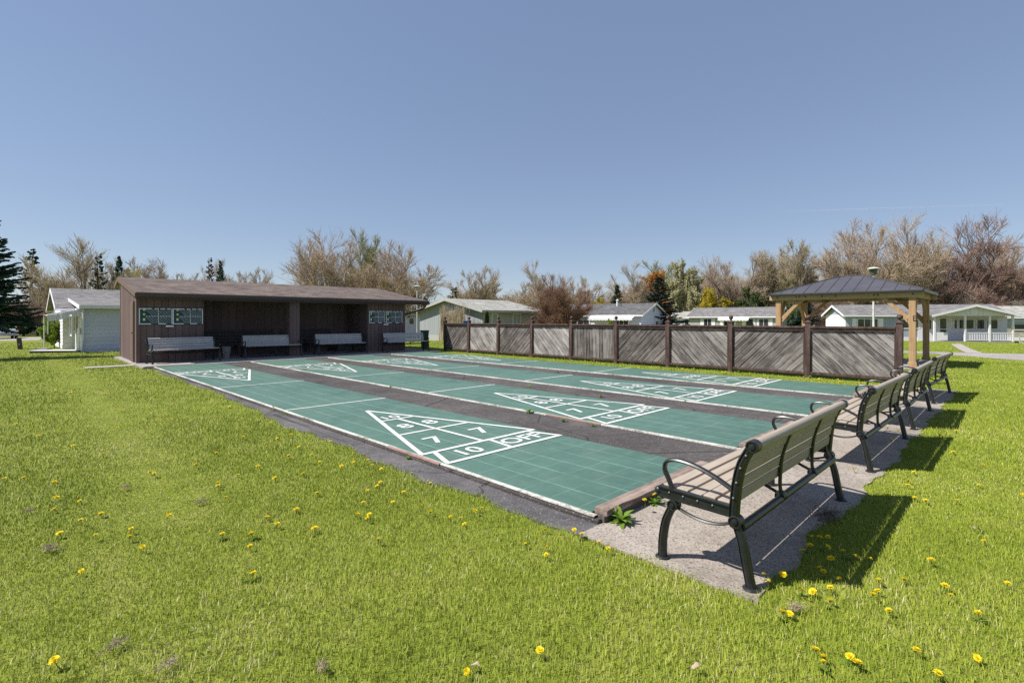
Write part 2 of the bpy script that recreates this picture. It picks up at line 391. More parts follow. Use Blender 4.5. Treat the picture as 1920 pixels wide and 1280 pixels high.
# ------------------------------------------------------------------ courts
CW = 1.77; CV = [0.0, 2.727, 5.452, 8.158]; Y0, Y1 = .177, 16.35
mb = MB(); mb.box(-.047, 10.05, .075, 16.42, -.30, -.020)
tag(mb.build('asphalt_base', M['asphalt'], bevel=.012), kind='structure')
def path_edge(y):     # lawn side of the old path, worn and overgrown
    y = np.asarray(y, float); w = .05 * np.sin(y * 2.1) + .035 * np.sin(y * 5.7 + 1) + .025 * np.sin(y * 13.3)
    return np.where(y < 5, -.31, -.31 + .20 * sstep(5, 9, y)) + w * .8
mb = MB(); n = 120; ys = [.03 + 16.5 * i / n for i in range(n + 1)]; xe = [float(path_edge(y)) - .03 for y in ys]
vs = [(x, y, -.052) for x, y in zip(xe, ys)] + [(-.048, y, -.052) for y in ys] + [(x, y, -.2) for x, y in zip(xe, ys)]; k = n + 1
mb.add(vs, [(i, i + k, i + k + 1, i + 1) for i in range(n)] + [(2 * k + i, i, i + 1, 2 * k + i + 1) for i in range(n)] + [(0, 2 * k, k)])
tag(mb.build('side_path', M['strip']), kind='structure')
def pad_edge(x):      # lawn side of the bench pad, grass creeping over it
    x = np.asarray(x, float); return -1.12 + .45 * (.05 * np.sin(x * 3.1) + .04 * np.sin(x * 7.7 + 2) + .03 * np.sin(x * 17)) + .10 * np.exp(-((x - 1.05) / .33) ** 2) + .05 * np.exp(-((x + .1) / .3) ** 2)
mb = MB(); n = 220; xs = [-.285 + 11.185 * i / n for i in range(n + 1)]; k = n + 1
mb.add([(x, float(pad_edge(x)) - .02, -.048) for x in xs] + [(x, .07, -.048) for x in xs] + [(x, float(pad_edge(x)) - .02, -.2) for x in xs], [(i, i + 1, i + k + 1, i + k) for i in range(n)] + [(2 * k + i, 2 * k + i + 1, i + 1, i) for i in range(n)] + [(0, k, 2 * k)])
tag(mb.build('bench_pad', M['pad']), kind='structure')
mb = MB(); mb.box(-.3, 10.75, 16.44, 22.4, -.3, .006)
tag(mb.build('shelter_slab', M['slab'], bevel=.015), kind='structure')

def seg(mb, p, q, w, z=.004, mi=0):
    p, q = Vector((*p, 0)), Vector((*q, 0)); d = (q - p).normalized(); n = Vector((-d.y, d.x, 0)) * w / 2
    mb.add([(*(p + n).xy, z), (*(p - n).xy, z), (*(q - n).xy, z), (*(q + n).xy, z)], [(0, 1, 2, 3)], mi)
TXT = {}
def text_mesh(body, size):
    if body in TXT: return TXT[body]
    cu = bpy.data.curves.new('t', 'FONT'); cu.body = body; cu.size = 1; cu.align_x = 'CENTER'; cu.align_y = 'CENTER'; cu.offset = .014; cu.resolution_u = 4
    o = bpy.data.objects.new('t', cu); COL.objects.link(o)
    dg = bpy.context.evaluated_depsgraph_get(); me = bpy.data.meshes.new_from_object(o.evaluated_get(dg))
    bpy.data.objects.remove(o); bpy.data.curves.remove(cu)
    me.name = 'numeral'; me.materials.clear(); me.materials.append(M['white_line'])
    xs = [v.co for v in me.vertices]; lo = Vector((min(c.x for c in xs), min(c.y for c in xs), 0)); hi = Vector((max(c.x for c in xs), max(c.y for c in xs), 0))
    c = (lo + hi) / 2; hgt = hi.y - lo.y
    for v in me.vertices: v.co = (v.co - c) / hgt
    TXT[body] = me; return me
oB, sB, aB, d1 = 1.94, 2.392, 5.15, 6.096
def diagram(parent, far):
    mb = MB(); w = CW; lw = .056; e = .02
    ap = (w / 2, aB); L = (e, sB); Rr = (w - e, sB)
    def at_y(y, side):
        f = (y - sB) / (aB - sB); x = (L[0] if side < 0 else Rr[0]); return (x + (w / 2 - x) * f, y)
    seg(mb, L, ap, lw); seg(mb, Rr, ap, lw, .0044); seg(mb, (L[0] - .02, sB), (Rr[0] + .02, sB), lw, .0048)
    y10 = sB + 1.86; y8 = sB + .95
    seg(mb, at_y(y10, -1), at_y(y10, 1), lw * .9, .0052); seg(mb, at_y(y8, -1), at_y(y8, 1), lw * .9, .0052)
    seg(mb, (w / 2, sB), (w / 2, y10), lw * .9, .0056)
    seg(mb, (.10 * w, sB), (.02, oB), lw, .0052); seg(mb, (.91 * w, sB), (w - .02, oB), lw, .0056); seg(mb, (0, oB), (w, oB), lw, .006); seg(mb, (.52 * w, oB), (.55 * w, sB), lw * .9, .0064)
    o = mb.build('scoring_diagram', M['white_line'], parent)
    if far: o.location = (CW, 15.85, 0); o.rotation_euler[2] = math.pi
    for body, x, y, h in (('10', w / 2, aB - .72, .21), ('8', w / 2 - .20, sB + 1.36, .26), ('8', w / 2 + .20, sB + 1.36, .26), ('7', w / 2 - .36, sB + .45, .30), ('7', w / 2 + .36, sB + .45, .30), ('10', .28 * w, (oB + sB) / 2, .24), ('OFF', .74 * w, (oB + sB) / 2, .24)):
        q = bpy.data.objects.new('lettering' if body == 'OFF' else 'numeral', text_mesh(body, h)); COL.objects.link(q); q.parent = o
        q.location = (x, y, .0048); q.scale = (h * 1.12, h, 1)
clab = ['green shuffleboard court nearest the open lawn, with the clearest OFF lettering', 'green shuffleboard court between the nearest court and the third one', 'third green shuffleboard court from the lawn, one in from the fence', 'green shuffleboard court running along the foot of the wooden fence']
for k, v in enumerate(CV):
    root = thing('shuffleboard_court', clab[k], 'court', (v, 0, 0), 0, 'shuffleboard courts side by side')
    mb = MB(); mb.box(0, CW, Y0, Y1, -.12, 0); mb.build('tile_surface', M['court'], root)
    mb = MB(); n = 40
    pts = []
    r = random.Random(k)
    for i in range(n):       # painted strip with ragged outer edge
        y = Y0 - .06 + (Y1 - Y0 + .1) * i / (n - 1); pts.append((-.030 - r.uniform(0, .014), y))
    vs = [(x, y, -.002) for x, y in pts] + [(.004, y, -.002) for x, y in pts]; vs2 = [(a, b, -.012 if k == 0 else -.03) for a, b, c in vs]
    fc = [(i, i + 1, n + i + 1, n + i) for i in range(n - 1)]
    mb.add(vs, fc); mb.add(vs[:n] + vs2[:n], [(i, n + i, n + i + 1, i + 1) for i in range(n - 1)]); mb.build('edge_line', M['edge_paint'], root)
    mb = MB(); mb.box(-.050, -.01, 2.0, 3.0, -.016, -.0005); mb.build('red_edge_mark', M['red_paint'], root) if k < 2 else None
    for y in (d1, 15.85 - d1):
        mb = MB(); seg(mb, (0, y), (CW, y), .045); mb.build('dead_line', M['white_line'], root)
    diagram(root, False); diagram(root, True)

# timber kerbs at the near ends
tl = ['weathered timber kerb at the lawn corner, behind the nearest bench', 'weathered timber kerb beside the second bench from the camera', 'weathered timber kerb in front of the third bench', 'weathered timber kerb nearest the fence, by the fourth bench']
for k, v in enumerate(CV):
    root = thing('timber_kerb', tl[k], 'kerb', (v, .1, -.048), R(rnd.uniform(-.5, .5)), 'timber kerbs at the court ends')
    mb = MB(); L = CW + rnd.uniform(-.03, .05)
    n = 9; prev = None
    for i in range(n):
        x0, x1 = L * i / n, L * (i + 1) / n
    vs = []; 
    for i in range(n + 1):
        x = .02 + L * i / n; j = lambda s: rnd.uniform(-s, s)
        vs += [(x, -.055 + j(.006), .045 + j(.003)), (x, .058 + j(.004), .045 + j(.003)), (x, .058 + j(.004), .092 + j(.005)), (x, -.055 + j(.006), .090 + j(.005))]
    fs = [(3, 2, 1, 0)] + [(n * 4 + i for i in range(4))]
    for i in range(n):
        for a in range(4): fs.append((i * 4 + a, i * 4 + (a + 1) % 4, (i + 1) * 4 + (a + 1) % 4, (i + 1) * 4 + a))
    mb.add(vs, [tuple(f) for f in fs]); mb.build('top_timber', M['timber'], root, bevel=.004)
    mb = MB(); mb.box(.0, L - .01, -.045, .05, -.10, .0445); mb.build('lower_timber', M['timber_low'], root, bevel=.005)
    mb = MB(); mb.add([(.10, -.082, -.05), (.165, -.082, -.05), (.165, -.057, -.05), (.10, -.057, -.05), (.105, -.078, .085), (.16, -.078, .07), (.16, -.057, .08), (.105, -.057, .10)], [(3, 2, 1, 0), (4, 5, 6, 7), (0, 1, 5, 4), (1, 2, 6, 5), (2, 3, 7, 6), (3, 0, 4, 7)]); mb.build('stake', M['timber'], root)

# ------------------------------------------------------------------ benches
def quadc(p, q, r, n=10):
    return [tuple(Vector(p) * (1 - t) ** 2 + Vector(q) * 2 * t * (1 - t) + Vector(r) * t * t) for t in [i / n for i in range(n + 1)]]
def smoothpath(pts, n=6):
    pts = [Vector(p) for p in pts]; out = []
    for i in range(len(pts) - 1):
        p0, p1, p2, p3 = pts[max(i - 1, 0)], pts[i], pts[i + 1], pts[min(i + 2, len(pts) - 1)]
        for j in range(n):
            t = j / n; out.append(.5 * ((2 * p1) + (p2 - p0) * t + (2 * p0 - 5 * p1 + 4 * p2 - p3) * t * t + (3 * p1 - p0 - 3 * p2 + p3) * t ** 3))
    out.append(pts[-1]); return out
def make_bench(L, slat, label, group):
    root = thing('park_bench', label, 'bench', (0, 0, 0), 0, group)
    IR = M['black_iron']; h = L / 2
    # slats between the end frames; y measured from the bench middle (front +)
    mb = MB()
    for i in range(5):
        y = .275 - i * .085; z = .432 + .006 * abs(i - 2) - .012 * (i == 4)
        mb.box(-h + .012, h - .012, y - .075, y, z - .013, z + .013)
    mb.build('seat', slat, root, bevel=.005)
    back = [(-.171, .485), (-.186, .565), (-.205, .645), (-.232, .72)]
    mb = MB()
    for (y, z), tilt in zip(back, (8, 11, 15, 20)):
        Mx = Matrix.Translation((0, y, z)) @ Matrix.Rotation(R(tilt), 4, 'X'); mb.box(-h + .012, h - .012, -.012, .012, -.034, .034, 0, Mx)
    mb.build('backrest', slat, root, bevel=.005)
    mb = MB(); mb.tube([(-h - .004, -.272, .79), (h + .004, -.272, .79)], .031, 14); mb.build('top_rail', slat, root, smooth=True)
    for s in (-1, 1):
        x = s * h
        f = MB()      # end frame: seat rail, stanchion, bosses, swoop
        f.bar((x, .30, .415), (x, -.17, .405), .034, .052); f.bar((x, .292, .445), (x, -.15, .432), .052, .010); f.bar((x, .292, .386), (x, -.15, .377), .046, .010)
        f.sphere((x, .30, .415), .027, 10, 6)
        st = smoothpath([(x, -.165, .375), (x, -.172, .47), (x, -.185, .58), (x, -.213, .69), (x, -.268, .795)])
        f.tube(st, [.021] * len(st), 8, 0, ((1, 0, 0), 1.15))
        st2 = [Vector(p) + Vector((0, .018, 0)) for p in st]; st3 = [Vector(p) - Vector((0, .018, 0)) for p in st]
        f.tube(st2, .010, 6, 0, ((1, 0, 0), 2.7)); f.tube(st3, .010, 6, 0, ((1, 0, 0), 2.7))
        RX = Matrix.Rotation(R(90), 4, 'Y')
        for (by, bz, br) in ((.198, .348, .034), (-.178, .352, .037), (-.272, .79, .036)):
            f.lathe([(br * .2, -.030), (br, -.028), (br, .028), (br * .8, .030), (br * .72, .024), (br * .5, .024), (br * .42, .032), (br * .15, .034)], 16, (x, by, bz), 0, RX if s > 0 else Matrix.Rotation(R(-90), 4, 'Y'))
        sw = quadc((x, .175, .335), (x, -.01, .262), (x, -.15, .335), 12); f.tube(sw, .0085, 6, 0, ((1, 0, 0), 1.8))
        b = f
        for (by, bz) in ((.22, .42), (.13, .417), (.04, .414), (-.05, .411)): b.sphere((x + s * .018, by, bz), .0075, 8, 5, 1.0, 1)
        for (by, bz) in ((-.171, .485), (-.188, .575), (-.21, .66), (-.24, .735)): b.sphere((x + s * .025, by, bz), .0075, 8, 5, 1.0, 1)
        f.build('end_frame', [IR, M['bolt']], root, smooth=True)
        ar = smoothpath([(x, .205, .435), (x, .235, .50), (x, .26, .555), (x, .243, .605), (x, .17, .625), (x, .06, .612), (x, -.06, .572), (x, -.175, .515)])
        a = MB(); a.tube(ar, .0125, 8, 0, ((1, 0, 0), 1.7)); a.build('armrest', IR, root, smooth=True)
        for pts in ([(x, .205, .34), (x, .25, .24), (x, .272, .12), (x, .275, .008)], [(x, -.18, .34), (x, -.212, .24), (x, -.235, .12), (x, -.258, .008)]):
            lg = MB(); q = smoothpath(pts); k = len(q)
            lg.tube(q, [.021 + .004 * i / k for i in range(k)], 8, 0, ((1, 0, 0), 1.1))
            up = Vector((0, .018 if pts[0][1] > 0 else -.018, 0)); lg.tube([p + up for p in q], .008, 6, 0, ((1, 0, 0), 3.0)); lg.tube([p - up for p in q], .008, 6, 0, ((1, 0, 0), 3.0))
            e = Vector(pts[-1]); lg.lathe([(.044, .0), (.046, .006), (.040, .011), (.012, .016)], 14, (e.x, e.y, 0)); lg.build('leg', IR, root, smooth=True)
    for fx in (-.31, .42):
        x = fx * L / 2 * 1.0 if False else fx * h
        stv = smoothpath([(x, -.205, .335), (x, -.195, .42), (x, -.206, .58), (x, -.232, .68), (x, -.262, .765)])
        a = MB(); a.tube(stv, .012, 8, 0, ((1, 0, 0), 1.25)); a.tube([(x, -.20, .345), (x, -.10, .385), (x, .02, .40), (x, .24, .408)], .011, 6); a.lathe([(.03, -.03), (.036, 0), (.03, .03)], 10, (x, -.20, .338), 0, Matrix.Rotation(R(90), 4, 'Y')); a.build('back_strut', IR, root, smooth=True)
    a = MB(); a.tube([(-h, -.205, .325), (h, -.205, .325)], .024, 12); a.build('stretcher', IR, root, smooth=True)
    return root
bg = 'park benches along the near end of the courts'
b0 = make_bench(1.95, M['slat'], 'closest park bench with tan slats and black iron frame, on the pad corner', bg)
bl = [None, 'second nearest tan slatted bench, its back to the lawn', 'third tan slatted bench, between the second bench and the farthest bench', 'farthest of the pad benches, beside the end post of the fence']
for i, (xc, yc, rz) in enumerate([(.80, -.78, 0), (3.86, -.80, -.5), (6.55, -.79, .6), (9.45, -.77, -2.0)]):
    o = b0 if i == 0 else copy_tree(b0)
    o.location = (xc, yc, -.048); o.rotation_euler[2] = R(rz)
    if i: o['label'] = bl[i]
sg = 'grey slatted benches in front of the brown shelter'
s0 = make_bench(2.0, M['slat_grey'], 'grey slatted bench in front of the left score boards', sg)
sl = [None, 'grey slatted bench in front of the open bay left of the shelter pillar', 'grey slatted bench just right of the shelter pillar', 'grey slatted bench under the right score boards at the shelter corner']
for i, (xc, yc, rz) in enumerate([(1.02, 17.62, 188), (3.98, 18.05, 177), (6.62, 17.80, 176), (9.42, 17.28, 173)]):
    o = s0 if i == 0 else copy_tree(s0)
    o.location = (xc, yc, .006); o.rotation_euler[2] = R(rz)
    if i: o['label'] = sl[i]

# ------------------------------------------------------------------ the shelter
SH = thing('shelter', 'long dark brown open-fronted shelter with shingled roof behind the courts', 'shelter', (-.21, 18.25, .006), R(-1.2))
SW, SD = 10.1, 4.2
def ztop(y): return 2.17 + (2.98 - 2.17) * y / SD if y <= SD else 2.98 - .25 * (y - SD)
def boards_y(mb, x, y0, y1, s, step=.2, gap=.022, th=.016, zt=ztop, z0=0):
    y = y0
    while y < y1 - .01:
        a, b = y, min(y + step - gap, y1); x0, x1 = (x, x + s * th)
        mb.prism([(x0, a, z0), (x0, b, z0), (x0, b, zt(b)), (x0, a, zt(a))], (0, 0, 0), (s * th, 0, 0)); y += step
def boards_x(mb, x0, x1, y, z0, z1, s=-1, step=.2, gap=.022, th=.016):
    x = x0
    while x < x1 - .01:
        a, b = x, min(x + step - gap, x1); mb.box(a, b, min(y, y + s * th), max(y, y + s * th), z0, z1); x += step
mb = MB(); mb.prism([(.03, 0, 0), (.03, SD, 0), (.03, SD, ztop(SD)), (.03, 0, ztop(0))], (0, 0, 0), (.06, 0, 0)); boards_y(mb, .03, 0, SD, -1); mb.box(.0, .10, -.035, .0, 0, 2.15)
mb.build('end_wall', M['brown'], SH)
mb = MB(); mb.box(-.028, .012, .42, 1.12, .02, 2.03); mb.box(-.034, -.028, .50, 1.04, .12, .9); mb.box(-.034, -.028, .50, 1.04, 1.02, 1.92)
d = mb.build('door', M['door_brown'], SH); mb = MB(); mb.sphere((-.055, .52, .98), .03); mb.build('handle', M['bolt'], d)
mb = MB(); mb.prism([(SW - .09, 0, 0), (SW - .09, SD, 0), (SW - .09, SD, ztop(SD)), (SW - .09, 0, ztop(0))], (0, 0, 0), (.06, 0, 0)); boards_y(mb, SW - .03, 0, SD, 1); mb.build('end_wall', M['brown'], SH)
for x0, x1 in ((.1, 1.93), (8.2, SW - .02)):
    mb = MB(); mb.box(x0, x1, .02, .08, 0, 2.15); boards_x(mb, x0, x1, .02, 0, 2.15, -1, .2 if x0 < 1 else .175); mb.build('front_wall', M['brown'], SH)
mb = MB(); mb.box(1.9, 8.25, 2.05, 2.12, 0, 2.5); boards_x(mb, 1.9, 8.2, 2.05, 0, 2.5, -1, .27, .03); mb.build('back_wall', M['brown'], SH)
mb = MB(); mb.box(1.84, 1.90, .08, 2.05, 0, 2.2); boards_y(mb, 1.90, .08, 2.05, 1, zt=lambda y: 2.2); mb.build('side_wall', M['brown'], SH)
mb = MB()
y = .10
while y < 2.0: mb.box(8.22, 8.26, y, y + .13, .0, 2.2); y += .19
mb.build('slatted_side_wall', M['brown'], SH)
mb = MB(); mb.box(0, SW, SD - .06, SD, 0, ztop(SD)); mb.build('rear_wall', M['brown'], SH)
mb = MB(); mb.box(4.87, 5.26, .0, .36, 0, 2.15); 
for i in range(3): mb.box(4.875 + i * .13, 4.875 + i * .13 + .12, -.014, 0.0, 0, 2.14)
mb.build('pillar', M['brown'], SH)
XL, XR = -.06, 11.02; YF, YB = -.42, 5.35
def zr(y): return 2.27 + (3.03 - 2.27) * (y - YF) / (SD - YF) if y <= SD else 3.03 - .24 * (y - SD)
mb = MB(); mb.prism([(XL, YF, zr(YF)), (XL, SD, zr(SD)), (XL, SD, zr(SD) + .035), (XL, YF - .015, zr(YF) + .035)], (0, 0, 0), (XR - XL, 0, 0)); mb.prism([(XL, SD, zr(SD)), (XL, YB, zr(YB)), (XL, YB, zr(YB) + .035), (XL, SD, zr(SD) + .035)], (0, 0, 0), (XR - XL, 0, 0))
mb.build('roof', M['shingle_brown'], SH)
mb = MB(); mb.prism([(XL + .03, YF + .05, zr(YF + .05) - .012), (XL + .03, SD, zr(SD) - .012), (XL + .03, SD, zr(SD) - .002), (XL + .03, YF + .05, zr(YF + .05) - .002)], (0, 0, 0), (XR - XL - .06, 0, 0)); mb.build('underside', M['brown_trim'], SH)
mb = MB(); mb.prism([(XL + .03, SD + .02, zr(SD + .02) - .014), (XL + .03, YB - .03, zr(YB - .03) - .014), (XL + .03, YB - .03, zr(YB - .03) - .003), (XL + .03, SD + .02, zr(SD + .02) - .003)], (0, 0, 0), (XR - XL - .06, 0, 0)); mb.build('soffit', M['soffit'], SH)
for x in (XL, XR):
    mb = MB(); mb.prism([(x - .02, YF, zr(YF) - .13), (x - .02, SD, zr(SD) - .14), (x - .02, SD, zr(SD) + .02), (x - .02, YF, zr(YF) + .02)], (0, 0, 0), (.03, 0, 0)); mb.prism([(x - .02, SD, zr(SD) - .14), (x - .02, YB, zr(YB) - .14), (x - .02, YB, zr(YB) + .02), (x - .02, SD, zr(SD) + .02)], (0, 0, 0), (.03, 0, 0)); mb.build('rake_board', M['door_brown'], SH)
mb = MB(); mb.box(XL, XR, YF, YF + .03, 2.10, 2.265); mb.build('fascia', M['brown_trim'], SH)
mb = MB(); pr = [(YF - .105, 2.275), (YF - .115, 2.26), (YF - .10, 2.18), (YF - .055, 2.15), (YF - .003, 2.15), (YF - .003, 2.16), (YF - .05, 2.165), (YF - .092, 2.19), (YF - .10, 2.275)]
mb.prism([(XL, a, b) for a, b in pr], (0, 0, 0), (XR - XL + .04, 0, 0)); gt = mb.build('gutter', M['brown_trim'], SH)
mb = MB(); mb.box(XL - .01, XR + .03, YF - .118, YF - .006, 2.277, 2.289); mb.build('lit_gutter_lip', M['lit_lip'], SH)  # added pale strip standing in for light caught by the gutter's top
mb = MB(); mb.tube(smoothpath([(XR - .15, YF - .05, 2.17), (XR - .15, YF - .05, 2.02), (XR - .32, YF + .12, 1.88), (SW + .06, .2, 1.62), (SW + .045, .25, 1.5), (SW + .045, .25, .05)]), .042, 8); mb.build('downspout', M['brown_trim'], gt, smooth=True)
mb = MB(); mb.box(1.95, 8.2, .06, .14, 2.08, 2.24); mb.build('header', M['brown_trim'], SH)
# built in benches along the back wall
def back_bench(x0, x1, label):
    root = thing('wall_bench', label, 'bench', (-.21 + (x0 + x1) / 2, 18.25, .006), R(-1.2), 'dark benches against the back wall inside the shelter'); w = (x1 - x0) / 2
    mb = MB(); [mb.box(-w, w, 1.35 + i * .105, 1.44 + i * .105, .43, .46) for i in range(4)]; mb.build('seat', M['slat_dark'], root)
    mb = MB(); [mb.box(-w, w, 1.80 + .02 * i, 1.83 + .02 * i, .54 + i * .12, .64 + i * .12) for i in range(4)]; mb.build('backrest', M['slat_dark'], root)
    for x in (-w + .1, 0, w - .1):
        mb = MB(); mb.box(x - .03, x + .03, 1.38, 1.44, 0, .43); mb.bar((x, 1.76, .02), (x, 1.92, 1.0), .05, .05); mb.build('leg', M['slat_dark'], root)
back_bench(2.0, 4.9, 'dark wooden bench against the shelter back wall in the left bay'); back_bench(5.2, 7.4, 'dark wooden bench against the shelter back wall in the right bay')
# cabinet in the right bay
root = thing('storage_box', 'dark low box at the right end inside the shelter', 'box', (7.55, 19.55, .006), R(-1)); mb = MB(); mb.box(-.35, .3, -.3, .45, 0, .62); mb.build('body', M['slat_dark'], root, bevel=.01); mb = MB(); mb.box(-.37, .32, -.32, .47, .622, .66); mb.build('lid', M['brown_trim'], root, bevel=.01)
# score boards
def local_to_shelter(x, y, z): 
    c, s = math.cos(R(-1.2)), math.sin(R(-1.2)); return (-.21 + c * x - s * y, 18.25 + s * x + c * y, z)
def scoreboard(x0, label, w=.92, strip=.14, side=0):
    root = thing('score_board', label, 'score board', local_to_shelter(x0, -.02, 1.27), R(-1.2), 'score boards on the shelter front'); H = .53
    mb = MB(); mb.box(0, w, -.02, 0, 0, H); mb.build('board', M['board'], root)
    fr = MB(); t = .028
    fr.box(0, t, -.035, -.021, 0, H); fr.box(w - t * .8, w, -.035, -.021, 0, H); fr.box(t, .36 * w, -.035, -.021, 0, t); fr.box(.58 * w, .8 * w, -.035, -.021, 0, t); fr.box(t, .38 * w, -.035, -.021, H - t, H); fr.box(.46 * w, .58 * w, -.035, -.021, H - t, H); fr.box(.64 * w, .78 * w, -.035, -.021, H - t, H); fr.box(.84 * w, .95 * w, -.035, -.021, H - t, H)
    fr.build('frame', M['white'], root)
    ln = MB(); x0_ = strip + .05; n = 9
    for row in (0, 1):
        zb, zt = (.03, H / 2 - .01) if row == 0 else (H / 2 + .01, H - .03)
        for i in range(n):
            xa = x0_ + (w - x0_ - .03) * i / n; xb = min(xa + .20, w - .03); f = (xb - xa) / .20
            if f > .2: ln.bar((xa, -.024, zt), (xb, -.024, zt + (zb - zt) * f), .006, .013, (0, 1, 0))
    ln.box(x0_, w - .03, -.027, -.021, H / 2 - .006, H / 2 + .006); ln.box(.57 * w, .57 * w + .012, -.0275, -.0212, .03, H - .03); ln.build('lines', M['white'], root)
    ys = MB()
    for a, b in ((.12, .20), (.30, .36), (.45, .52)) if side == 0 else ((.10, .22), (.36, .50)): ys.box(strip - .03, strip + .03, -.03, -.021, a, b)
    ys.build('marker_strip', M['yellow'], root)
    return root
scoreboard(.07, 'white framed score board left of the pair over the left bench'); scoreboard(1.0, 'white framed score board right of the pair, beside the open bay', .89)
scoreboard(8.24, 'white framed score board beside the slatted bay on the right wall', .78, .10, 1); scoreboard(9.07, 'white framed score board at the shelter right corner', .83, .10, 1)
for x, lb in ((.80, 'small white chalk ledge under the left score boards'), (8.95, 'small white chalk ledge under the right score boards')):
    mb = MB(); mb.box(0, .22, -.07, 0, 0, .03); mb.box(0, .22, -.075, -.07, 0, .05); mb.box(.04, .07, -.05, -.03, .031, .06); tag(mb.build('chalk_ledge', M['white'], None, local_to_shelter(x, -.02, 1.18), R(-1.2)), lb, 'ledge')
# bucket
mb = MB(); mb.lathe([(.10, 0), (.105, .02), (.145, .40), (.158, .41), (.158, .44), (.14, .44), (.135, .41), (.10, .05)], 18); tag(mb.build('waste_bucket', M['bucket'], None, (2.42, 18.15, .006), smooth=True), 'grey tapered bucket at the end of the left bench', 'bucket')

# ------------------------------------------------------------------ fence
FX = 11.45; FY = [17.06, 15.33, 13.40, 11.47, 9.51, 7.57, 5.66, 3.74, 1.79, -.10]
FZ = -.06
fence = thing('fence', 'brown framed fence with grey weathered diagonal board panels beside the courts', 'fence', (FX, 0, 0))
PM = {}
for key, ang, (d_, m_, l_) in (('fwd_dark', -45, ((.050, .043, .041), (.125, .110, .104), (.31, .285, .27))), ('fwd', -45, ((.060, .052, .050), (.155, .138, .130), (.34, .315, .30))), ('back_light', 45, ((.12, .107, .104), (.275, .252, .245), (.41, .385, .375))), ('back', 45, ((.072, .064, .061), (.190, .173, .165), (.36, .335, .32))), ('vert', 0, ((.052, .045, .043), (.125, .112, .106), (.29, .27, .258)))):
    PM[key] = wood_mat('boards_' + key, d_, mul(m_, 1.42), mul(l_, 1.25), R(ang))
kinds = ['fwd_dark', 'back_light', 'fwd_dark', 'back_light', 'vert', 'fwd_dark', 'back', 'fwd', 'back']
def clip(poly, nx, ny, c):
    out = []
    for i in range(len(poly)):
        a, b = poly[i], poly[(i + 1) % len(poly)]; da, db = a[0] * nx + a[1] * ny - c, b[0] * nx + b[1] * ny - c
        if da <= 0: out.append(a)
        if (da < 0 < db) or (db < 0 < da): t = da / (da - db); out.append((a[0] + (b[0] - a[0]) * t, a[1] + (b[1] - a[1]) * t))
    return out
for i in range(9):
    ya, yb = FY[i + 1] + .065, FY[i] - .065; z0, z1 = .085, 1.20; k = kinds[i]
    mb = MB(); r = random.Random(i); rect = [(ya, z0), (yb, z0), (yb, z1), (ya, z1)]
    if k == 'vert': n = (1, 0)
    elif k.startswith('fwd'): n = (math.sqrt(.5), math.sqrt(.5))   # boards rising towards -Y
    else: n = (math.sqrt(.5), -math.sqrt(.5))
    cs = [p[0] * n[0] + p[1] * n[1] for p in rect]; c = min(cs) - .05; w = .137
    while c < max(cs):
        g_ = r.uniform(.006, .019); pl = clip(clip(rect, n[0], n[1], c + w - g_), -n[0], -n[1], -c)
        if len(pl) > 2:
            dx = r.uniform(-.006, .004)
            mb.prism([(dx, y, z) for y, z in pl], (0, 0, 0), (.02, 0, 0))
        c += w
    mb.box(.026, .034, ya, yb, z0, z1)
    mb.build('panel', PM[k], fence)
    mb = MB(); ym, hl = (FY[i] + FY[i + 1]) / 2, (FY[i] - FY[i + 1]) / 2 - .065
    mb.box(-.075, .045, ym - hl, ym + hl, 1.21, 1.262); mb.box(-.045, -.008, ym - hl, ym + hl, 1.145, 1.209); mb.build('top_rail', M['brown_fence'], fence, bevel=.006)
    mb = MB(); mb.box(-.05, .04, ym - hl, ym + hl, .03, .095); mb.build('bottom_rail', M['brown_fence'], fence, bevel=.006)
    for yy in (ya - .004, yb - .028): mb = MB(); mb.box(-.03, -.007, yy, yy + .032, .096, 1.144); mb.build('side_batten', M['brown_fence'], fence, bevel=.004)
for i, y in enumerate(FY):
    lean = (R(rnd.gauss(0, .45)), R(rnd.gauss(0, .35)), R(rnd.gauss(0, 1.2)))
    mb = MB(); mb.box(-.064, .064, - .064, .064, -.3, 1.345); po = mb.build('post', M['brown_fence'], fence, bevel=.006)
    mb = MB(); po.location = (0, y, 0); po.rotation_euler = lean; mb.box(-.078, .078, -.078, .078, 1.3455, 1.372); mb.lathe([(.072, 1.372), (.055, 1.392), (.026, 1.405), (.024, 1.43), (.034, 1.44), (.055, 1.462), (.064, 1.492), (.056, 1.522), (.03, 1.545), (.004, 1.552)], 14); mb.build('finial', M['brown_fence'], po, smooth=True)

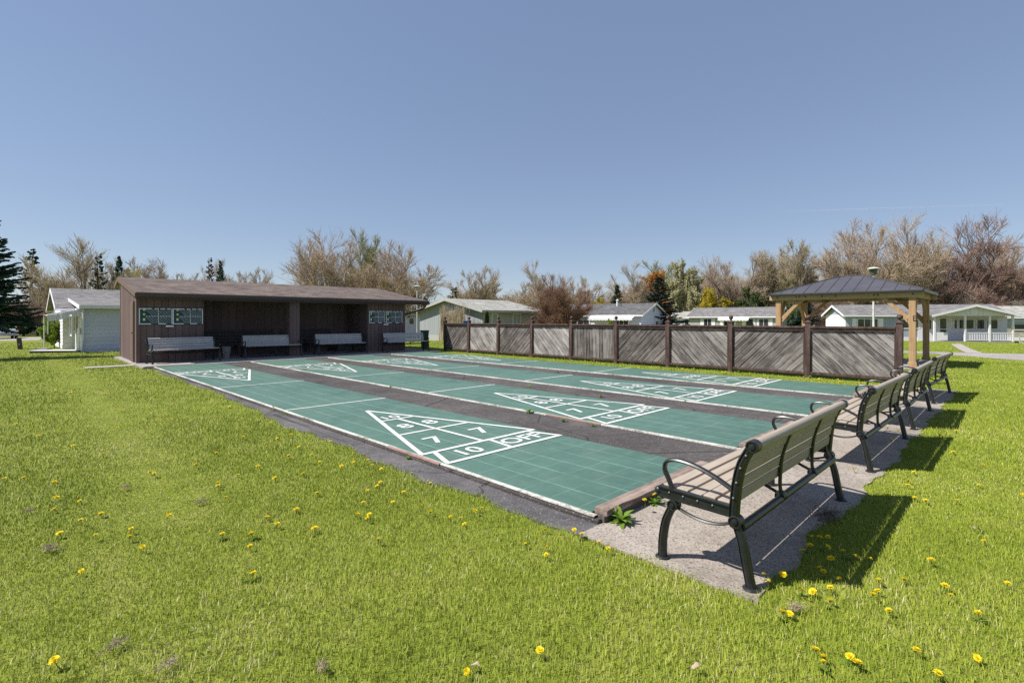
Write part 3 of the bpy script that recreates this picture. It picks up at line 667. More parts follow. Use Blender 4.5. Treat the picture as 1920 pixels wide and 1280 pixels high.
# ------------------------------------------------------------------ gazebo
mb = MB(); mb.box(15.95, 20.1, -.25, 4.55, -.4, -.028); tag(mb.build('gazebo_slab', M['slab'], bevel=.012), kind='structure')
GZ = thing('gazebo', 'cedar gazebo with dark hipped metal roof behind the fence', 'gazebo', (16.45, .26, -.028))
gw, gl = 3.05, 3.78
for x in (0, gw):
    for y in (0, gl):
        mb = MB(); mb.box(x - .085, x + .085, y - .085, y + .085, .0, 2.13)
        p_ = mb.build('post', M['gaz_wood'], GZ, bevel=.008)
        mb = MB(); mb.box(x - .11, x + .11, y - .11, y + .11, .002, .16); mb.build('post_base', M['gaz_wood'], p_, bevel=.01)
        for dx, dy in ((1 if x == 0 else -1, 0), (0, 1 if y == 0 else -1)):
            mb = MB(); Ls = .86; n = 8; poly = []
            d0 = .085
            outer = [(d0 - .0, 1.33), (d0, 1.54)]; 
            for k in range(n + 1):   # upper curve then lower curve
                t_ = k / n; poly.append((d0 + (Ls - d0 - .2) * t_, 1.53 + (2.125 - 1.53) * (t_ ** .92)))
            for k in range(n + 1):
                t_ = 1 - k / n; poly.append((d0 + (Ls - d0) * t_, 1.30 + (2.125 - 1.30) * (1 - (1 - t_) ** 1.35)))
            if dx: pts = [(x + dx * a, y - .045, b) for a, b in poly]; off = (0, .09, 0)
            else: pts = [(x - .045, y + dy * a, b) for a, b in poly]; off = (.09, 0, 0)
            mb.prism(pts, (0, 0, 0), off); br = mb.build('brace', M['gaz_wood'], GZ)
            for zz in (1.38, 1.46): mb = MB(); mb.sphere((x + (dx * .12 if dx else -.05), y + (dy * .12 if dy else -.05), zz), .014, 8, 5); mb.build('bolt', M['black_iron'], br)
for x in (-.12, gw + .06):
    mb = MB(); mb.box(x, x + .06, -.28, gl + .28, 2.132, 2.36); b_ = mb.build('beam', M['gaz_beam'], GZ, bevel=.008)
    
    for yy in (-.02, .85, .95, 2.0, 2.4, 2.9, gl - .7, gl - .6, gl + .02): mb = MB(); mb.sphere((x - .003, yy, 2.23), .022, 8, 5); mb.build('bolt', M['black_iron'], b_)
for y in (-.12, gl + .06):
    mb = MB(); mb.box(-.06, gw + .06, y, y + .06, 2.134, 2.36); mb.build('beam', M['gaz_beam'], GZ, bevel=.008)
ex0, ex1, ey0, ey1, ez = -.24, gw + .24, -.30, gl + .24, 2.365; rx, ry0, ry1, rz_ = gw / 2, 1.56, 2.24, 2.99
mb = MB(); E = [(ex0, ey0, ez), (ex1, ey0, ez), (ex1, ey1, ez), (ex0, ey1, ez)]; RG = [(rx, ry0, rz_), (rx, ry1, rz_)]
tv = E + RG; bv = [(a, b, c - .03) for a, b, c in tv]
mb.add(tv + bv, [(0, 1, 4), (1, 2, 5, 4), (2, 3, 5), (3, 0, 4, 5), (7, 6, 10), (8, 7, 10, 11), (9, 8, 11), (6, 9, 11, 10), (0, 6, 7, 1), (1, 7, 8, 2), (2, 8, 9, 3), (3, 9, 6, 0)])
rf = mb.build('roof', M['gaz_roof'], GZ)
mb = MB()
def rib(a, b): mb.bar(a, b, .016, .018)
L_ = ey1 - ey0; n = 12
for i in range(1, n):
    y = ey0 + L_ * i / n
    for xs, xe in ((ex0, rx), (ex1, rx)):
        if y < ry0: f = (y - ey0) / (ry0 - ey0)
        elif y > ry1: f = (ey1 - y) / (ey1 - ry1)
        else: f = 1
        rib((xs, y, ez + .008), (xs + (xe - xs) * f, y, ez + (rz_ - ez) * f + .008))
n = 10
for i in range(1, n):
    x = ex0 + (ex1 - ex0) * i / n; f = (x - ex0) / (rx - ex0) if x < rx else (ex1 - x) / (ex1 - rx)
    for ys, ye in ((ey0, ry0), (ey1, ry1)): rib((x, ys, ez + .008), (x, ys + (ye - ys) * f, ez + (rz_ - ez) * f + .008))
for c_, r_ in ((0, 0), (1, 0), (2, 1), (3, 1)): mb.bar(Vector(E[c_]) + Vector((0, 0, .01)), Vector(RG[r_]) + Vector((0, 0, .01)), .06, .03)
mb.bar(Vector(RG[0]) + Vector((0, 0, .012)), Vector(RG[1]) + Vector((0, 0, .012)), .08, .035); mb.build('seams', M['gaz_roof'], rf)
mb = MB(); mb.box(ex0 - .006, ex0 + .02, ey0, ey1, ez - .075, ez - .031); mb.box(ex1 - .02, ex1 + .006, ey0, ey1, ez - .075, ez - .031); mb.box(ex0 + .021, ex1 - .021, ey0 - .006, ey0 + .02, ez - .075, ez - .031); mb.box(ex0 + .021, ex1 - .021, ey1 - .02, ey1 + .006, ez - .075, ez - .031); mb.build('eave_trim', M['black_iron'], GZ)
mb = MB(); mb.box(-.09 - .01, -.086, -.11, -.02, 1.42, 1.58); ob = mb.build('outlet_box', M['black_iron'], GZ, bevel=.004)
mb = MB(); [mb.box(-.104, -.1005, -.085, -.045, z, z + .045) for z in (1.44, 1.51)]; mb.build('cover', M['gaz_wood'], ob)
# ------------------------------------------------------------------ houses and street things
YAW = .78; CAMX, CAMY, CAMZ, FOC = -3.0681, -2.0883, 1.4385, 946.2
CS, CC = math.sin(YAW), math.cos(YAW)
def at(px, Z):           # ground point seen at photo column px, Z metres away
    l = (px - 960) / FOC * Z; return (CAMX + Z * CS + l * CC, CAMY + Z * CC - l * CS)
def gnd(px, py, z=-.06):
    t = (CAMZ - z) * FOC / (py - 598.34); return at(px, t)
def zat(py, Z): return CAMZ + (598.34 - py) * Z / FOC

def face_M(face, L, D, u, z):
    """matrix whose X runs along a wall, -Y points out of it"""
    if face == 'F': return Matrix.Translation((u, 0, z))
    if face == 'R': return Matrix.Translation((L, u, z)) @ Matrix.Rotation(R(90), 4, 'Z')
    if face == 'L': return Matrix.Translation((0, u, z)) @ Matrix.Rotation(R(-90), 4, 'Z')
def window(parent, Mx, w, h, fm=None, nx=2, t=.07, shutters=False):
    mb = MB(); y0, y1 = -.075, -.024
    for b in ((-t, 0, -t, h + t), (w, w + t, -t, h + t), (0, w, -t, 0), (0, w, h, h + t)): mb.box(b[0], b[1], y0, y1, b[2], b[3], 0, Mx)
    for i in range(1, nx): mb.box(w * i / nx - .02, w * i / nx + .02, y0 + .008, y1, 0, h, 0, Mx)
    if shutters:
        for a in (-t - .36, w + t + .02): mb.box(a, a + .34, -.06, -.024, -t, h + t, 0, Mx)
    o = mb.build('window', fm or M['white'], parent)
    mb = MB(); mb.box(0, w, -.045, -.03, 0, h, 0, Mx); mb.build('pane', M['glass'], o)
    return o
def wall_boards(mb, L, D, h, rise, style, faces='FLR', roof_axis='X'):
    th = .022
    for fc in faces:
        W = L if fc == 'F' else D; Mx = face_M(fc, L, D, 0, 0)
        if fc == 'L': Mx = Matrix.Translation((0, D, 0)) @ Matrix.Rotation(R(-90), 4, 'Z')
        gable = (fc in 'LR') == (roof_axis == 'X')
        if style == 'vert':
            x = 0.0
            while x < W - .01:
                b = min(x + .29, W); top = lambda q: h + (rise * (1 - abs(q - W / 2) / (W / 2)) if gable else 0)
                vs = [(x, 0, 0), (b, 0, 0), (b, 0, top(b)), (x, 0, top(x))]
                if gable and x < W / 2 < b: vs = [(x, 0, 0), (b, 0, 0), (b, 0, top(b)), (W / 2, 0, top(W / 2)), (x, 0, top(x))]
                mb.prism([Mx @ Vector(p) for p in vs], (0, 0, 0), Mx.to_3x3() @ Vector((0, -th, 0))); x += .30
        else:
            z = 0.0
            while z < h + (rise if gable else 0) - .02:
                zt = min(z + .2, h + (rise if gable else 0) - .02); f = 0 if zt <= h else (zt - h) / rise
                a, b = W / 2 * f, W - W / 2 * f
                if b - a > .1: mb.add([Mx @ Vector(p) for p in ((a, -th, z), (b, -th, z), (b, -.006, zt), (a, -.006, zt), (a, 0, z), (b, 0, z), (b, 0, zt), (a, 0, zt))], [(0, 1, 2, 3), (7, 6, 5, 4), (0, 4, 5, 1), (3, 2, 6, 7), (0, 3, 7, 4), (1, 5, 6, 2)])
                z += .2
def house(label, org, rotz, L, D, h, rise, wall, roof, style='lap', oh=.3, base=.0, windows=(), cat='house', name='house', trim=None, vent=None, group=None, skirt=True):
    gzv = g1(*org); root = thing(name, label, cat, (org[0], org[1], gzv + base), R(rotz), group)
    mb = MB(); mb.prism([(.0, .0, -.4), (.0, D, -.4), (.0, D, h), (.0, D / 2, h + rise), (.0, 0, h)], (.001, 0, 0), (L - .001, 0, 0)); wall_boards(mb, L, D, h, rise, style); mb.build('wall', wall, root)
    mb = MB(); sl = rise / (D / 2); e = oh
    for s in (0, 1):
        ya, yb = (-e, D / 2) if s == 0 else (D + e, D / 2); za, zb = h - sl * e, h + rise
        mb.prism([(-e, ya, za + .02), (-e, yb, zb + .02), (-e, yb, zb + .09), (-e, ya, za + .07)], (0, 0, 0), (L + 2 * e, 0, 0))
    rf = mb.build('roof', roof, root)
    mb = MB()
    for s in (0, 1):
        ya, yb = (-e, D / 2) if s == 0 else (D + e, D / 2); za, zb = h - sl * e, h + rise
        for x in (-e - .025, L + e): mb.prism([(x, ya, za - .10), (x, yb, zb - .10), (x, yb, zb + .085), (x, ya, za + .065)], (0, 0, 0), (.024, 0, 0))
        mb.box(-e, L + e, ya - (.03 if s == 0 else 0), ya + (0 if s == 0 else .03), za - .10, za + .03)
    mb.build('fascia', trim or M['white'], root)
    if skirt: mb = MB(); mb.box(-.0, L, -.032, -.002, -.4, .28); mb.box(-.032, -.002, -.032, D, -.4, .28); mb.box(L + .002, L + .032, -.032, D, -.4, .28); mb.build('skirting', trim or M['white'], root)
    for fc, u, z, w, hh, *ex in windows: window(root, face_M(fc, L, D, u, z), w, hh, None, *(ex or ()))
    if vent:
        mb = MB(); Mx = face_M(vent, L, D, D / 2, h + rise * .45); mb.lathe([(.17, .03), (.2, .035), (.2, .05), (.17, .055)], 14, (0, 0, 0), 0, Mx @ Matrix.Rotation(R(90), 4, 'X') @ Matrix.Scale(1.35, 4, (0, 1, 0))); mb.build('vent', trim or M['grey_v'], root)
    return root

# white house left of the shelter, with its lower front addition
HW = house('white sided house with grey shingle roof just left of the shelter', (-1.0, 37.0), 0, 11, 10, 2.42, 1.25, M['white_v'], M['shingle_grey'], 'lap', .35, 0, [('L', -6.2, 1.0, 1.0, .9)], vent=None)
b = MB(); b.box(.52, 10, -5.1, .0, -.4, 2.40); wallb = MB()
sub = MB(); z = 0
for z in np.arange(0, 2.35, .2):
    sub.add([(.52, -5.12, z), (10, -5.12, z), (10, -5.104, z + .2), (.52, -5.104, z + .2), (.52, -5.1, z), (10, -5.1, z), (10, -5.1, z + .2), (.52, -5.1, z + .2)], [(0, 1, 2, 3), (0, 4, 5, 1), (3, 2, 6, 7)])
b.v += []; b.add(sub.v, sub.f); b.box(.44, .56, -5.16, -5.02, -.4, 2.42); b.build('front_addition', M['blue_v'], HW)
mb = MB(); mb.prism([(.35, -5.45, 2.40), (.35, 2.0, 2.98), (.35, 2.0, 3.05), (.35, -5.45, 2.47)], (0, 0, 0), (10, 0, 0)); mb.build('addition_roof', M['shingle_grey'], HW)
mb = MB(); mb.box(.33, 10.35, -5.49, -5.452, 2.30, 2.46); mb.prism([(.32, -5.45, 2.28), (.32, 1.9, 2.86), (.32, 1.9, 3.03), (.32, -5.45, 2.45)], (0, 0, 0), (.026, 0, 0)); mb.build('addition_fascia', M['white'], HW)
mb = MB(); mb.box(.505, .519, -5.0, .0, -.4, 2.38); mb.build('side_wall', M['mint_v'], HW)
mb = MB(); mb.box(.47, .503, -3.2, -2.2, .12, 2.12); mb.box(.455, .469, -3.05, -2.35, 1.2, 1.95); dr = mb.build('door', M['white'], HW); mb = MB(); mb.box(.448, .4545, -3.0, -2.4, 1.25, 1.9); mb.build('pane', M['glass'], dr)
window(HW, Matrix.Translation((.503, -.7, 1.1)) @ Matrix.Rotation(R(-90), 4, 'Z'), .9, .95)
mb = MB(); mb.box(.44, .5, -4.6, -4.1, .95, 1.3); mb.build('meter_box', M['grey_v'], HW)
mb = MB(); mb.prism([(.52, -5.0, 2.26), (-.85, -5.0, 1.92), (-.85, -5.0, 1.97), (.52, -5.0, 2.31)], (0, 0, 0), (0, 4.6, 0)); aw = mb.build('awning', M['white'], HW)
mb = MB(); n = 16
for i in range(n):
    xa, xb = -.85 + 1.37 * i / n, -.85 + 1.37 * (i + 1) / n; za = 1.92 + .34 * i / n; mb.box(xa + .004, xb - .004, -5.03 - .02 * (i % 2), -5.004, za - .30, za)
mb.build('valance', M['white_v'], aw); mb = MB(); mb.tube([(-.82, -.6, -.3), (-.82, -.6, 1.95)], .03, 8); mb.tube([(-.82, -4.9, 1.0), (-.82, -4.9, 1.9)], .02, 6); mb.build('awning_post', M['white'], aw)
mb = MB(); mb.tube([(.50, -5.22, 2.3), (.50, -5.2, 1.0), (.44, -5.2, .0)], .04, 6); mb.build('downspout', M['white'], HW)
x, y = gnd(112, 659, -.24)
root = thing('wooden_step', 'low pale timber step and planks by the white house door', 'step', (x, y, g1(x, y)), R(-38)); mb = MB(); [mb.box(-1.1, 1.1, -.55 + i * .2, -.37 + i * .2, .09, .125) for i in range(4)]; mb.build('planks', M['white_v'], root); mb = MB(); mb.box(-1.05, 1.05, -.5, .2, -.1, .089); mb.build('frame', M['timber_low'], root); mb = MB(); mb.box(-1.25, -.7, .1, .45, .13, .20); mb.build('step_box', M['pale_concrete'], root)

# house with the tall gable behind the fence's far end
HT = house('sage sided house with wide gable and dry reeds behind the fence end', (21.4, 25.7), 0, 6.0, 8.0, 2.25, .85, M['grey_v'], M['shingle_light'], 'vert', .45, .1, [('F', .9, 1.1, .5, .85, 1), ('F', 3.1, 1.1, .8, .85, 2)], vent='L', trim=M['olive_v'])
mb = MB(); mb.box(.0, 6.0, -.05, -.026, .28, 2.2); 
mb.build('front_siding', M['olive_v'], HT)
mb = MB(); mb.box(6.0, 9.3, -.1, 4, 2.05, 2.12); [mb.box(x, x + .1, -.08, .02, -.3, 2.05) for x in (7.6, 9.1)]; mb.build('porch_roof', M['shingle_light'], HT)
# dry reeds standing in front of that gable
root = tag(None or bpy.data.objects.new('tall_reeds', None), 'tall dry tan reeds standing against the gable house', 'reeds'); COL.objects.link(root); root.location = (20.5, 26.6, g1(20.5, 26.6))
mb = MB(); r = random.Random(5)
for i in range(260):
    y = r.uniform(0, 2.9); x = r.uniform(-.3, .3); h_ = r.uniform(2.1, 2.75) + .15 * math.sin(y * 3); lx, ly = r.uniform(-.12, .12), r.uniform(-.25, .25)
    mb.tube([(x, y, 0), (x + lx * .4, y + ly * .4, h_ * .6), (x + lx, y + ly, h_)], [.018, .014, .006], 4)
mb.build('stalks', M['reed'], root)
# white garage further back
HG = house('small white garage between the shelter and the sage gable house', at(752, 50), -2, 3.2, 5.5, 2.2, .6, M['white_v'], M['shingle_light'], 'lap', .3, .1, [('F', .9, 1.2, .5, .6, 1)], cat='garage', name='garage')
HM = house('grey roofed low house with pale shutters behind the middle of the fence', (at(1460, 54)[0] - 9.4 * math.cos(R(-80)), at(1460, 54)[1] - 9.4 * math.sin(R(-80))), -80, 9.4, 6.5, 2.10, .95, M['olive_v'], M['shingle_grey'], 'vert', .3, .15, [('F', 1.7, 1.0, .8, .75, 2, .06, True), ('F', 3.9, 1.0, .8, .75, 2, .06, True), ('F', 6.2, 1.0, .7, .75, 1, .06, True), ('F', 7.5, 1.0, .9, .75, 2, .06, True), ('R', 2.6, 1.0, .9, .8)], vent=None)
def awning(root, x0, x1, zt, zb, out, mats=None):
    mb = MB(); n = int((x1 - x0) / .16)
    for i in range(n):
        a = x0 + (x1 - x0) * i / n; bq = x0 + (x1 - x0) * (i + 1) / n - .015
        mb.prism([(a, -.04, zt), (a, -out, zb), (a, -out, zb + .02), (a, -.04, zt + .02)], (0, 0, 0), (bq - a, 0, 0)); mb.box(a, bq, -out - .018, -out - .002, zb - .16 - .04 * (i % 2), zb + .02)
    mb.build('awning', M['white'], root)
awning(HM, 3.4, 6.6, 2.02, 1.75, .9)
HY = house('pale blue house with charcoal roof and long white awning behind the fence', (at(1202, 45)[0] - 8.5 * math.cos(R(-80)), at(1202, 45)[1] - 8.5 * math.sin(R(-80))), -80, 8.5, 6.4, 2.12, 1.0, M['blue_v'], M['shingle_dark'], 'lap', .3, .1, [('F', 5.6, .8, 1.7, .75, 4), ('F', 2.2, .8, 1.2, .75, 2), ('R', 3.6, .7, .8, .8)], vent='R')
awning(HY, 3.6, 8.0, 2.02, 1.75, .8)
mb = MB(); mb.tube([(5.2, 2.4, 2.85), (5.2, 2.4, 3.45)], .09, 10); mb.lathe([(.13, 3.45), (.15, 3.5), (.02, 3.6)], 10, (5.2, 2.4, 0)); mb.build('chimney', M['white'], HY)
# the porch house
l0 = 626 / FOC * 44
HP = house('white and blue grey house with front porch beyond the road', at(1586, 44), -58, 11.7, 4.6, 2.22, .78, M['steel_v'], M['shingle_grey'], 'vert', .3, .02, [('F', .9, 1.05, 1.5, .75, 3, .07, True), ('F', 4.0, 1.05, 1.5, .7, 2)], vent=None)
mb = MB(); mb.box(-.03, -.024, 0, 4.6, 0, 2.2); mb.build('end_panel', M['white'], HP)
mb = MB(); mb.box(5.4, 11.7, -.06, -.026, -.1, 2.2); mb.build('porch_wall', M['white_v'], HP)
for x, w in ((8.35, 1.0), (9.6, .5), (10.3, .7)): window(HP, Matrix.Translation((x, -.04, 1.02)), w, .72, None, 1)
window(HP, Matrix.Translation((8.0, -.04, 1.02)), .18, .72, None, 1); window(HP, Matrix.Translation((6.1, -.04, .95)), .25, .8, None, 1)
mb = MB(); mb.box(6.9, 7.5, -.10, -.062, .08, 1.95); dr = mb.build('door', M['white'], HP); mb = MB(); mb.box(6.98, 7.42, -.112, -.101, .28, .92); mb.box(6.98, 7.42, -.112, -.101, 1.0, 1.85); mb.build('pane', M['glass'], dr)
PX0, PX1, PD = 5.6, 11.0, -2.0
mb = MB(); cx = (PX0 + PX1) / 2; rr = .82; zt = 2.06
mb.prism([(PX0 - .3, 0, zt), (cx, 0, zt + rr), (PX1 + .3, 0, zt), (PX1 + .3, 0, zt + .07), (cx, 0, zt + rr + .08), (PX0 - .3, 0, zt + .07)], (0, PD - .35, 0), (0, 2.2, 0)); pr = mb.build('porch_roof', M['shingle_grey'], HP)
mb = MB(); mb.prism([(PX0, PD - .02, zt), (PX1, PD - .02, zt), (cx, PD - .02, zt + rr - .04)], (0, 0, 0), (0, .06, 0)); x = PX0
while x < PX1 - .05:
    xb = min(x + .12, PX1); tp = lambda q: zt + (rr - .05) * (1 - abs(q - cx) / ((PX1 - PX0) / 2)); mb.prism([(x, PD - .021, zt), (xb, PD - .021, zt), (xb, PD - .021, max(tp(xb), zt + .003)), (x, PD - .021, max(tp(x), zt + .003))], (0, 0, 0), (0, -.014, 0)); x += .135
mb.lathe([(.25, .0), (.28, .02), (.02, .03)], 18, (cx, PD - .036, zt + .38), 0, Matrix.Rotation(R(90), 4, 'X')); mb.build('porch_gable', M['white_v'], HP)
mb = MB(); mb.prism([(PX0 - .32, PD - .36, zt - .1), (cx, PD - .36, zt + rr - .1), (PX1 + .32, PD - .36, zt - .1), (PX1 + .32, PD - .36, zt + .06), (cx, PD - .36, zt + rr + .075), (PX0 - .32, PD - .36, zt + .06)], (0, 0, 0), (0, -.03, 0)); mb.build('porch_fascia', M['white'], HP)
mb = MB(); mb.box(PX0, PX1, PD, 0, -.4, .03); mb.build('porch_floor', M['pale_concrete'], HP)
for x in (PX0 + .05, 7.75, 9.4, PX1 - .08): mb = MB(); mb.box(x - .06, x + .06, PD, PD + .12, .03, zt); mb.build('porch_post', M['white'], HP)
mb = MB(); mb.box(7.8, PX1 - .1, PD + .03, PD + .09, .68, .74); mb.box(7.8, PX1 - .1, PD + .03, PD + .09, .10, .15); x = 7.9
while x < PX1 - .15: mb.box(x, x + .045, PD + .04, PD + .08, .15, .68); x += .115
mb.box(PX0 + .05, 6.55, PD + .03, PD + .09, .1, .74); mb.build('railing', M['white'], HP)
mb = MB(); mb.box(6.0, 7.7, PD - .9, PD - .04, -.3, -.10); mb.box(6.4, 7.9, PD - 1.9, PD - 1.0, -.4, -.22); mb.build('steps', M['pale_concrete'], HP)
mb = MB(); mb.bar((11.25, -2.2, .0), (12.2, -3.0, -.32), .3, .05); mb.bar((11.4, -1.9, .62), (12.3, -2.6, .4), .05, .05); [mb.bar((11.4 + .3 * i, -1.9 - .233 * i, -.3), (11.4 + .3 * i, -1.9 - .233 * i, .62 - .07 * i), .05, .05) for i in range(4)]; mb.build('side_ramp', M['steel_v'], HP)
HR = house('grey and tan house right of the porch house at the photo edge', at(1868, 46.5), -62, 10, 5, 2.2, .9, M['tan_v'], M['shingle_light'], 'lap', .3, .0, [('F', 1.3, 1.0, 1.2, .75, 1)], vent=None)
mb = MB(); mb.box(0, 10, -.05, -.026, 1.45, 2.2); mb.box(-.05, -.026, -.05, 5, 1.45, 2.2); mb.build('upper_siding', M['steel_v'], HR)
HL = house('blue grey house with white porch rail far behind the spruce', at(22, 62), 18, 8, 6, 2.2, .8, M['steel_v'], M['shingle_light'], 'vert', .3, .1, [('F', 2.2, 1.0, .7, .8), ('F', 3.6, .9, .6, 1.1, 1)], vent=None)
mb = MB(); mb.box(1.0, 4.9, -1.6, -1.55, .85, .92); mb.box(1.0, 4.9, -1.6, -.05, 0, .12); [mb.box(x, x + .06, -1.6, -1.55, .12, .85) for x in np.arange(1.0, 4.9, .22)]; mb.box(.9, 5.0, -1.7, .0, 2.05, 2.15); [mb.box(x, x + .12, -1.65, -1.53, .1, 2.05) for x in (1.0, 4.78)]; mb.build('porch', M['white'], HL)
HL2 = house('pale house glimpsed behind the gazebo between evergreens', at(1536, 66), -60, 9, 6, 2.0, .7, M['white_v'], M['shingle_light'], 'lap', .3, .1, [('F', 1.5, 1.0, .9, .8)], vent=None)
HL3 = house('small white roofed house glimpsed between the pale blue house and grey roofed house', at(1262, 66), -70, 6.5, 6, 2.1, .7, M['white_v'], M['shingle_light'], 'lap', .3, .1, [('F', 1.5, 1.0, .9, .8)], vent=None)

# roads and walks
ribbon('road', [(at(1650, 24), at(1650, 27)), (at(1700, 23.9), at(1700, 26.5)), (at(1760, 23), at(1760, 25.9)), (at(1820, 21.5), at(1820, 25.5)), (at(1870, 20.2), at(1870, 25.2)), (at(1920, 19.2), at(1920, 25)), (at(2050, 16.5), at(2050, 24.5)), (at(2300, 14), at(2300, 25))], M['road'])
ribbon('road_behind', [(at(1650, 24), at(1650, 27)), (at(1590, 26.5), at(1590, 28.5)), (at(1480, 33), at(1480, 36)), (at(1330, 42), at(1330, 45)), (at(1150, 42), at(1150, 44))][::-1], M['road'], .014)
ribbon('footpath', [(at(1812, 25), at(1845, 25.1)), (at(1798, 29), at(1822, 29)), (at(1782, 36), at(1802, 36.5))], M['pale_concrete'], .02)
ribbon('street', [(at(-260, 44), at(-260, 55)), (at(-60, 44.5), at(-60, 54)), (at(30, 45), at(30, 54)), (at(95, 46), at(95, 55)), (at(160, 48), at(160, 57))], M['road'])
x, y = gnd(232, 681, -.06)
mb = MB(); mb.box(-.75, .75, -.20, .32, -.1, .02); tag(mb.build('stepping_slab', M['pale_concrete'], None, (-.75, 18.0, -.055), R(4)), kind='structure')
mb = MB(); mb.box(-.6, .75, -.28, .3, -.2, .05); tag(mb.build('ramp', M['pale_concrete'], None, (.35, 16.75, -.03), 0), kind='structure')

# lamps
def lamp(x, y, H, label, head, r=.05, hs=1.0):
    root = thing('street_lamp', label, 'lamp post', (x, y, g1(x, y)))
    mb = MB(); mb.tube([(0, 0, -.2), (0, 0, H - .4 * hs)], [r, r * .8], 12); mb.build('pole', M['pole_white'], root, smooth=True)
    mb = MB(); mb.lathe([(.07 * hs, H - .42 * hs), (.13 * hs, H - .38 * hs), (.19 * hs, H - .12 * hs), (.17 * hs, H - .10 * hs)], 14); mb.build('lamp_shade', head, root, smooth=True)
    mb = MB(); mb.lathe([(.29 * hs, H - .10 * hs), (.30 * hs, H - .07 * hs), (.16 * hs, H - .01 * hs), (.03 * hs, H)], 16); mb.build('cap', M['pole_white'], root, smooth=True)
lx, ly = at(1638, 24); lamp(lx, ly, zat(501, 24) - g1(lx, ly), 'green headed lamp on a pale pole rising beyond the gazebo roof', M['lamp_green'], .05, .9)
lx, ly = at(782, 40); lamp(lx, ly, zat(535, 40) - g1(lx, ly), 'pale lamp post beyond the right end of the shelter roof', M['grey_v'], .045, .85)

# car
def car(org, rotz, label):
    root = thing('parked_car', label, 'car', (org[0], org[1], g1(*org) + .015), R(rotz))
    mb = MB(); W = .88      # profile along Y (front = +Y), z up; cabin narrows
    lo = [(-2.1, .42), (-2.18, .62), (-2.15, .92), (-2.02, 1.02), (1.1, 1.0), (1.95, .86), (2.15, .66), (2.1, .34), (-2.0, .30)]
    mb.prism([(-W, a, b_) for a, b_ in lo], (0, 0, 0), (2 * W, 0, 0))
    bs = [(-2.02, 1.02), (-1.5, 1.44), (-1.0, 1.50), (-.1, 1.48), (.95, 1.0)]; n = len(bs)
    vs = [(-W + .04 + (z - 1) * .28, a, z) for a, z in bs] + [(W - .04 - (z - 1) * .28, a, z) for a, z in bs]
    mb.add(vs, [tuple(range(n)), tuple(reversed(range(n, 2 * n)))] + [(i, n + i, n + i + 1, i + 1) for i in range(n - 1)]); mb.build('body', M['car'], root, bevel=.05)
    mb = MB(); mb.add([(-.66, -1.975, 1.08), (.66, -1.975, 1.08), (.58, -1.575, 1.395), (-.58, -1.575, 1.395)], [(0, 1, 2, 3)]); mb.v = [(x, y - .012, z + .012) for x, y, z in mb.v]; mb.build('rear_window', M['glass'], root)
    for s in (-1, 1):
        mb = MB(); mb.add([(s * (W - .035), -1.75, 1.09), (s * (W - .035), .75, 1.09), (s * (W - .135), -.1, 1.43), (s * (W - .135), -1.35, 1.43)], [(0, 1, 2, 3)]); mb.v = [(x + s * .012, y, z) for x, y, z in mb.v]; mb.build('side_window', M['glass'], root)
        mb = MB(); mb.box(s * .86 - .19 if s > 0 else -.86 - .03, s * .86 + .03 if s > 0 else -.86 + .19, -2.19, -1.95, .80, .95); mb.build('tail_light', M['red_lens'], root, bevel=.02)
        for y in (-1.32, 1.35):
            mb = MB(); mb.lathe([(.2, -.1), (.31, -.1), (.325, -.06), (.325, .06), (.31, .1), (.2, .1)], 20, (s * .80, y, .325), 0, Matrix.Rotation(R(90), 4, 'Y')); wh = mb.build('wheel', M['tyre'], root, smooth=True)
            mb = MB(); mb.lathe([(.19, -.02), (.2, .02), (.05, .03)], 14, (s * .87, y, .325), 0, Matrix.Rotation(R(90 * s), 4, 'Y')); mb.build('rim', M['rim'], wh)
    mb = MB(); mb.box(-.8, .8, -2.215, -2.1, .40, .56); mb.build('bumper', M['grey_v'], root, bevel=.03); mb = MB(); mb.box(-.25, .25, -2.195, -2.183, .66, .78); mb.build('number_plate', M['white'], root)
car(at(6, 51), 6, 'white car parked on the street at the left photo edge')
car(at(-150, 50), 44, 'silver white car further left on the street') if False else None
# small things
x, y = gnd(38.5, 651, -.2)
root = thing('marker_post', 'short dark leaning post on the lawn near the street', 'post', (x, y, g1(x, y))); mb = MB(); mb.prism([(-.11, -.11, -.1), (.11, -.11, -.1), (.11, .11, -.1), (-.11, .11, -.1)], (0, 0, 0), (-.07, 0, .78)); mb.build('body', M['brown_trim'], root, bevel=.015); mb = MB(); mb.box(-.145, -.06, -.1, .1, .679, .70); mb.box(-.09, -.03, -.128, -.112, .25, .35); mb.build('cap', M['grey_v'], root)
x, y = at(796, 25.5)
root = thing('green_bin', 'dark green tapered bin on the grass between shelter and fence', 'bin', (x, y, g1(x, y)), R(-30)); mb = MB(); mb.prism([(-.16, -.16, 0), (.16, -.16, 0), (.16, .16, 0), (-.16, .16, 0)], (0, 0, 0), (0, 0, .01)); mb.add([(-.15, -.15, .01), (.15, -.15, .01), (.15, .15, .01), (-.15, .15, .01), (-.2, -.2, .88), (.2, -.2, .88), (.2, .2, .88), (-.2, .2, .88)], [(0, 1, 5, 4), (1, 2, 6, 5), (2, 3, 7, 6), (3, 0, 4, 7), (4, 5, 6, 7)]); mb.build('body', M['green_plastic'], root, bevel=.015); mb = MB(); mb.box(-.215, .215, -.215, .23, .882, .94); mb.build('lid', M['green_plastic'], root, bevel=.02)
mb = MB(); mb.box(-.2, .2, -.15, .15, 0, .34); mb.box(-.22, .22, -.17, .17, .34, .38); bo = mb.build('blue_box', M['blue_plastic'], None, (FX + 2.6, 18.6, .98), R(-40), bevel=.02); tag(bo, 'blue box on a stand just behind the far fence post', 'box')
mb = MB(); mb.box(-.14, .14, -.1, .1, -1.15, 0.0); q = mb.build('stand', M['grey_v'], bo)

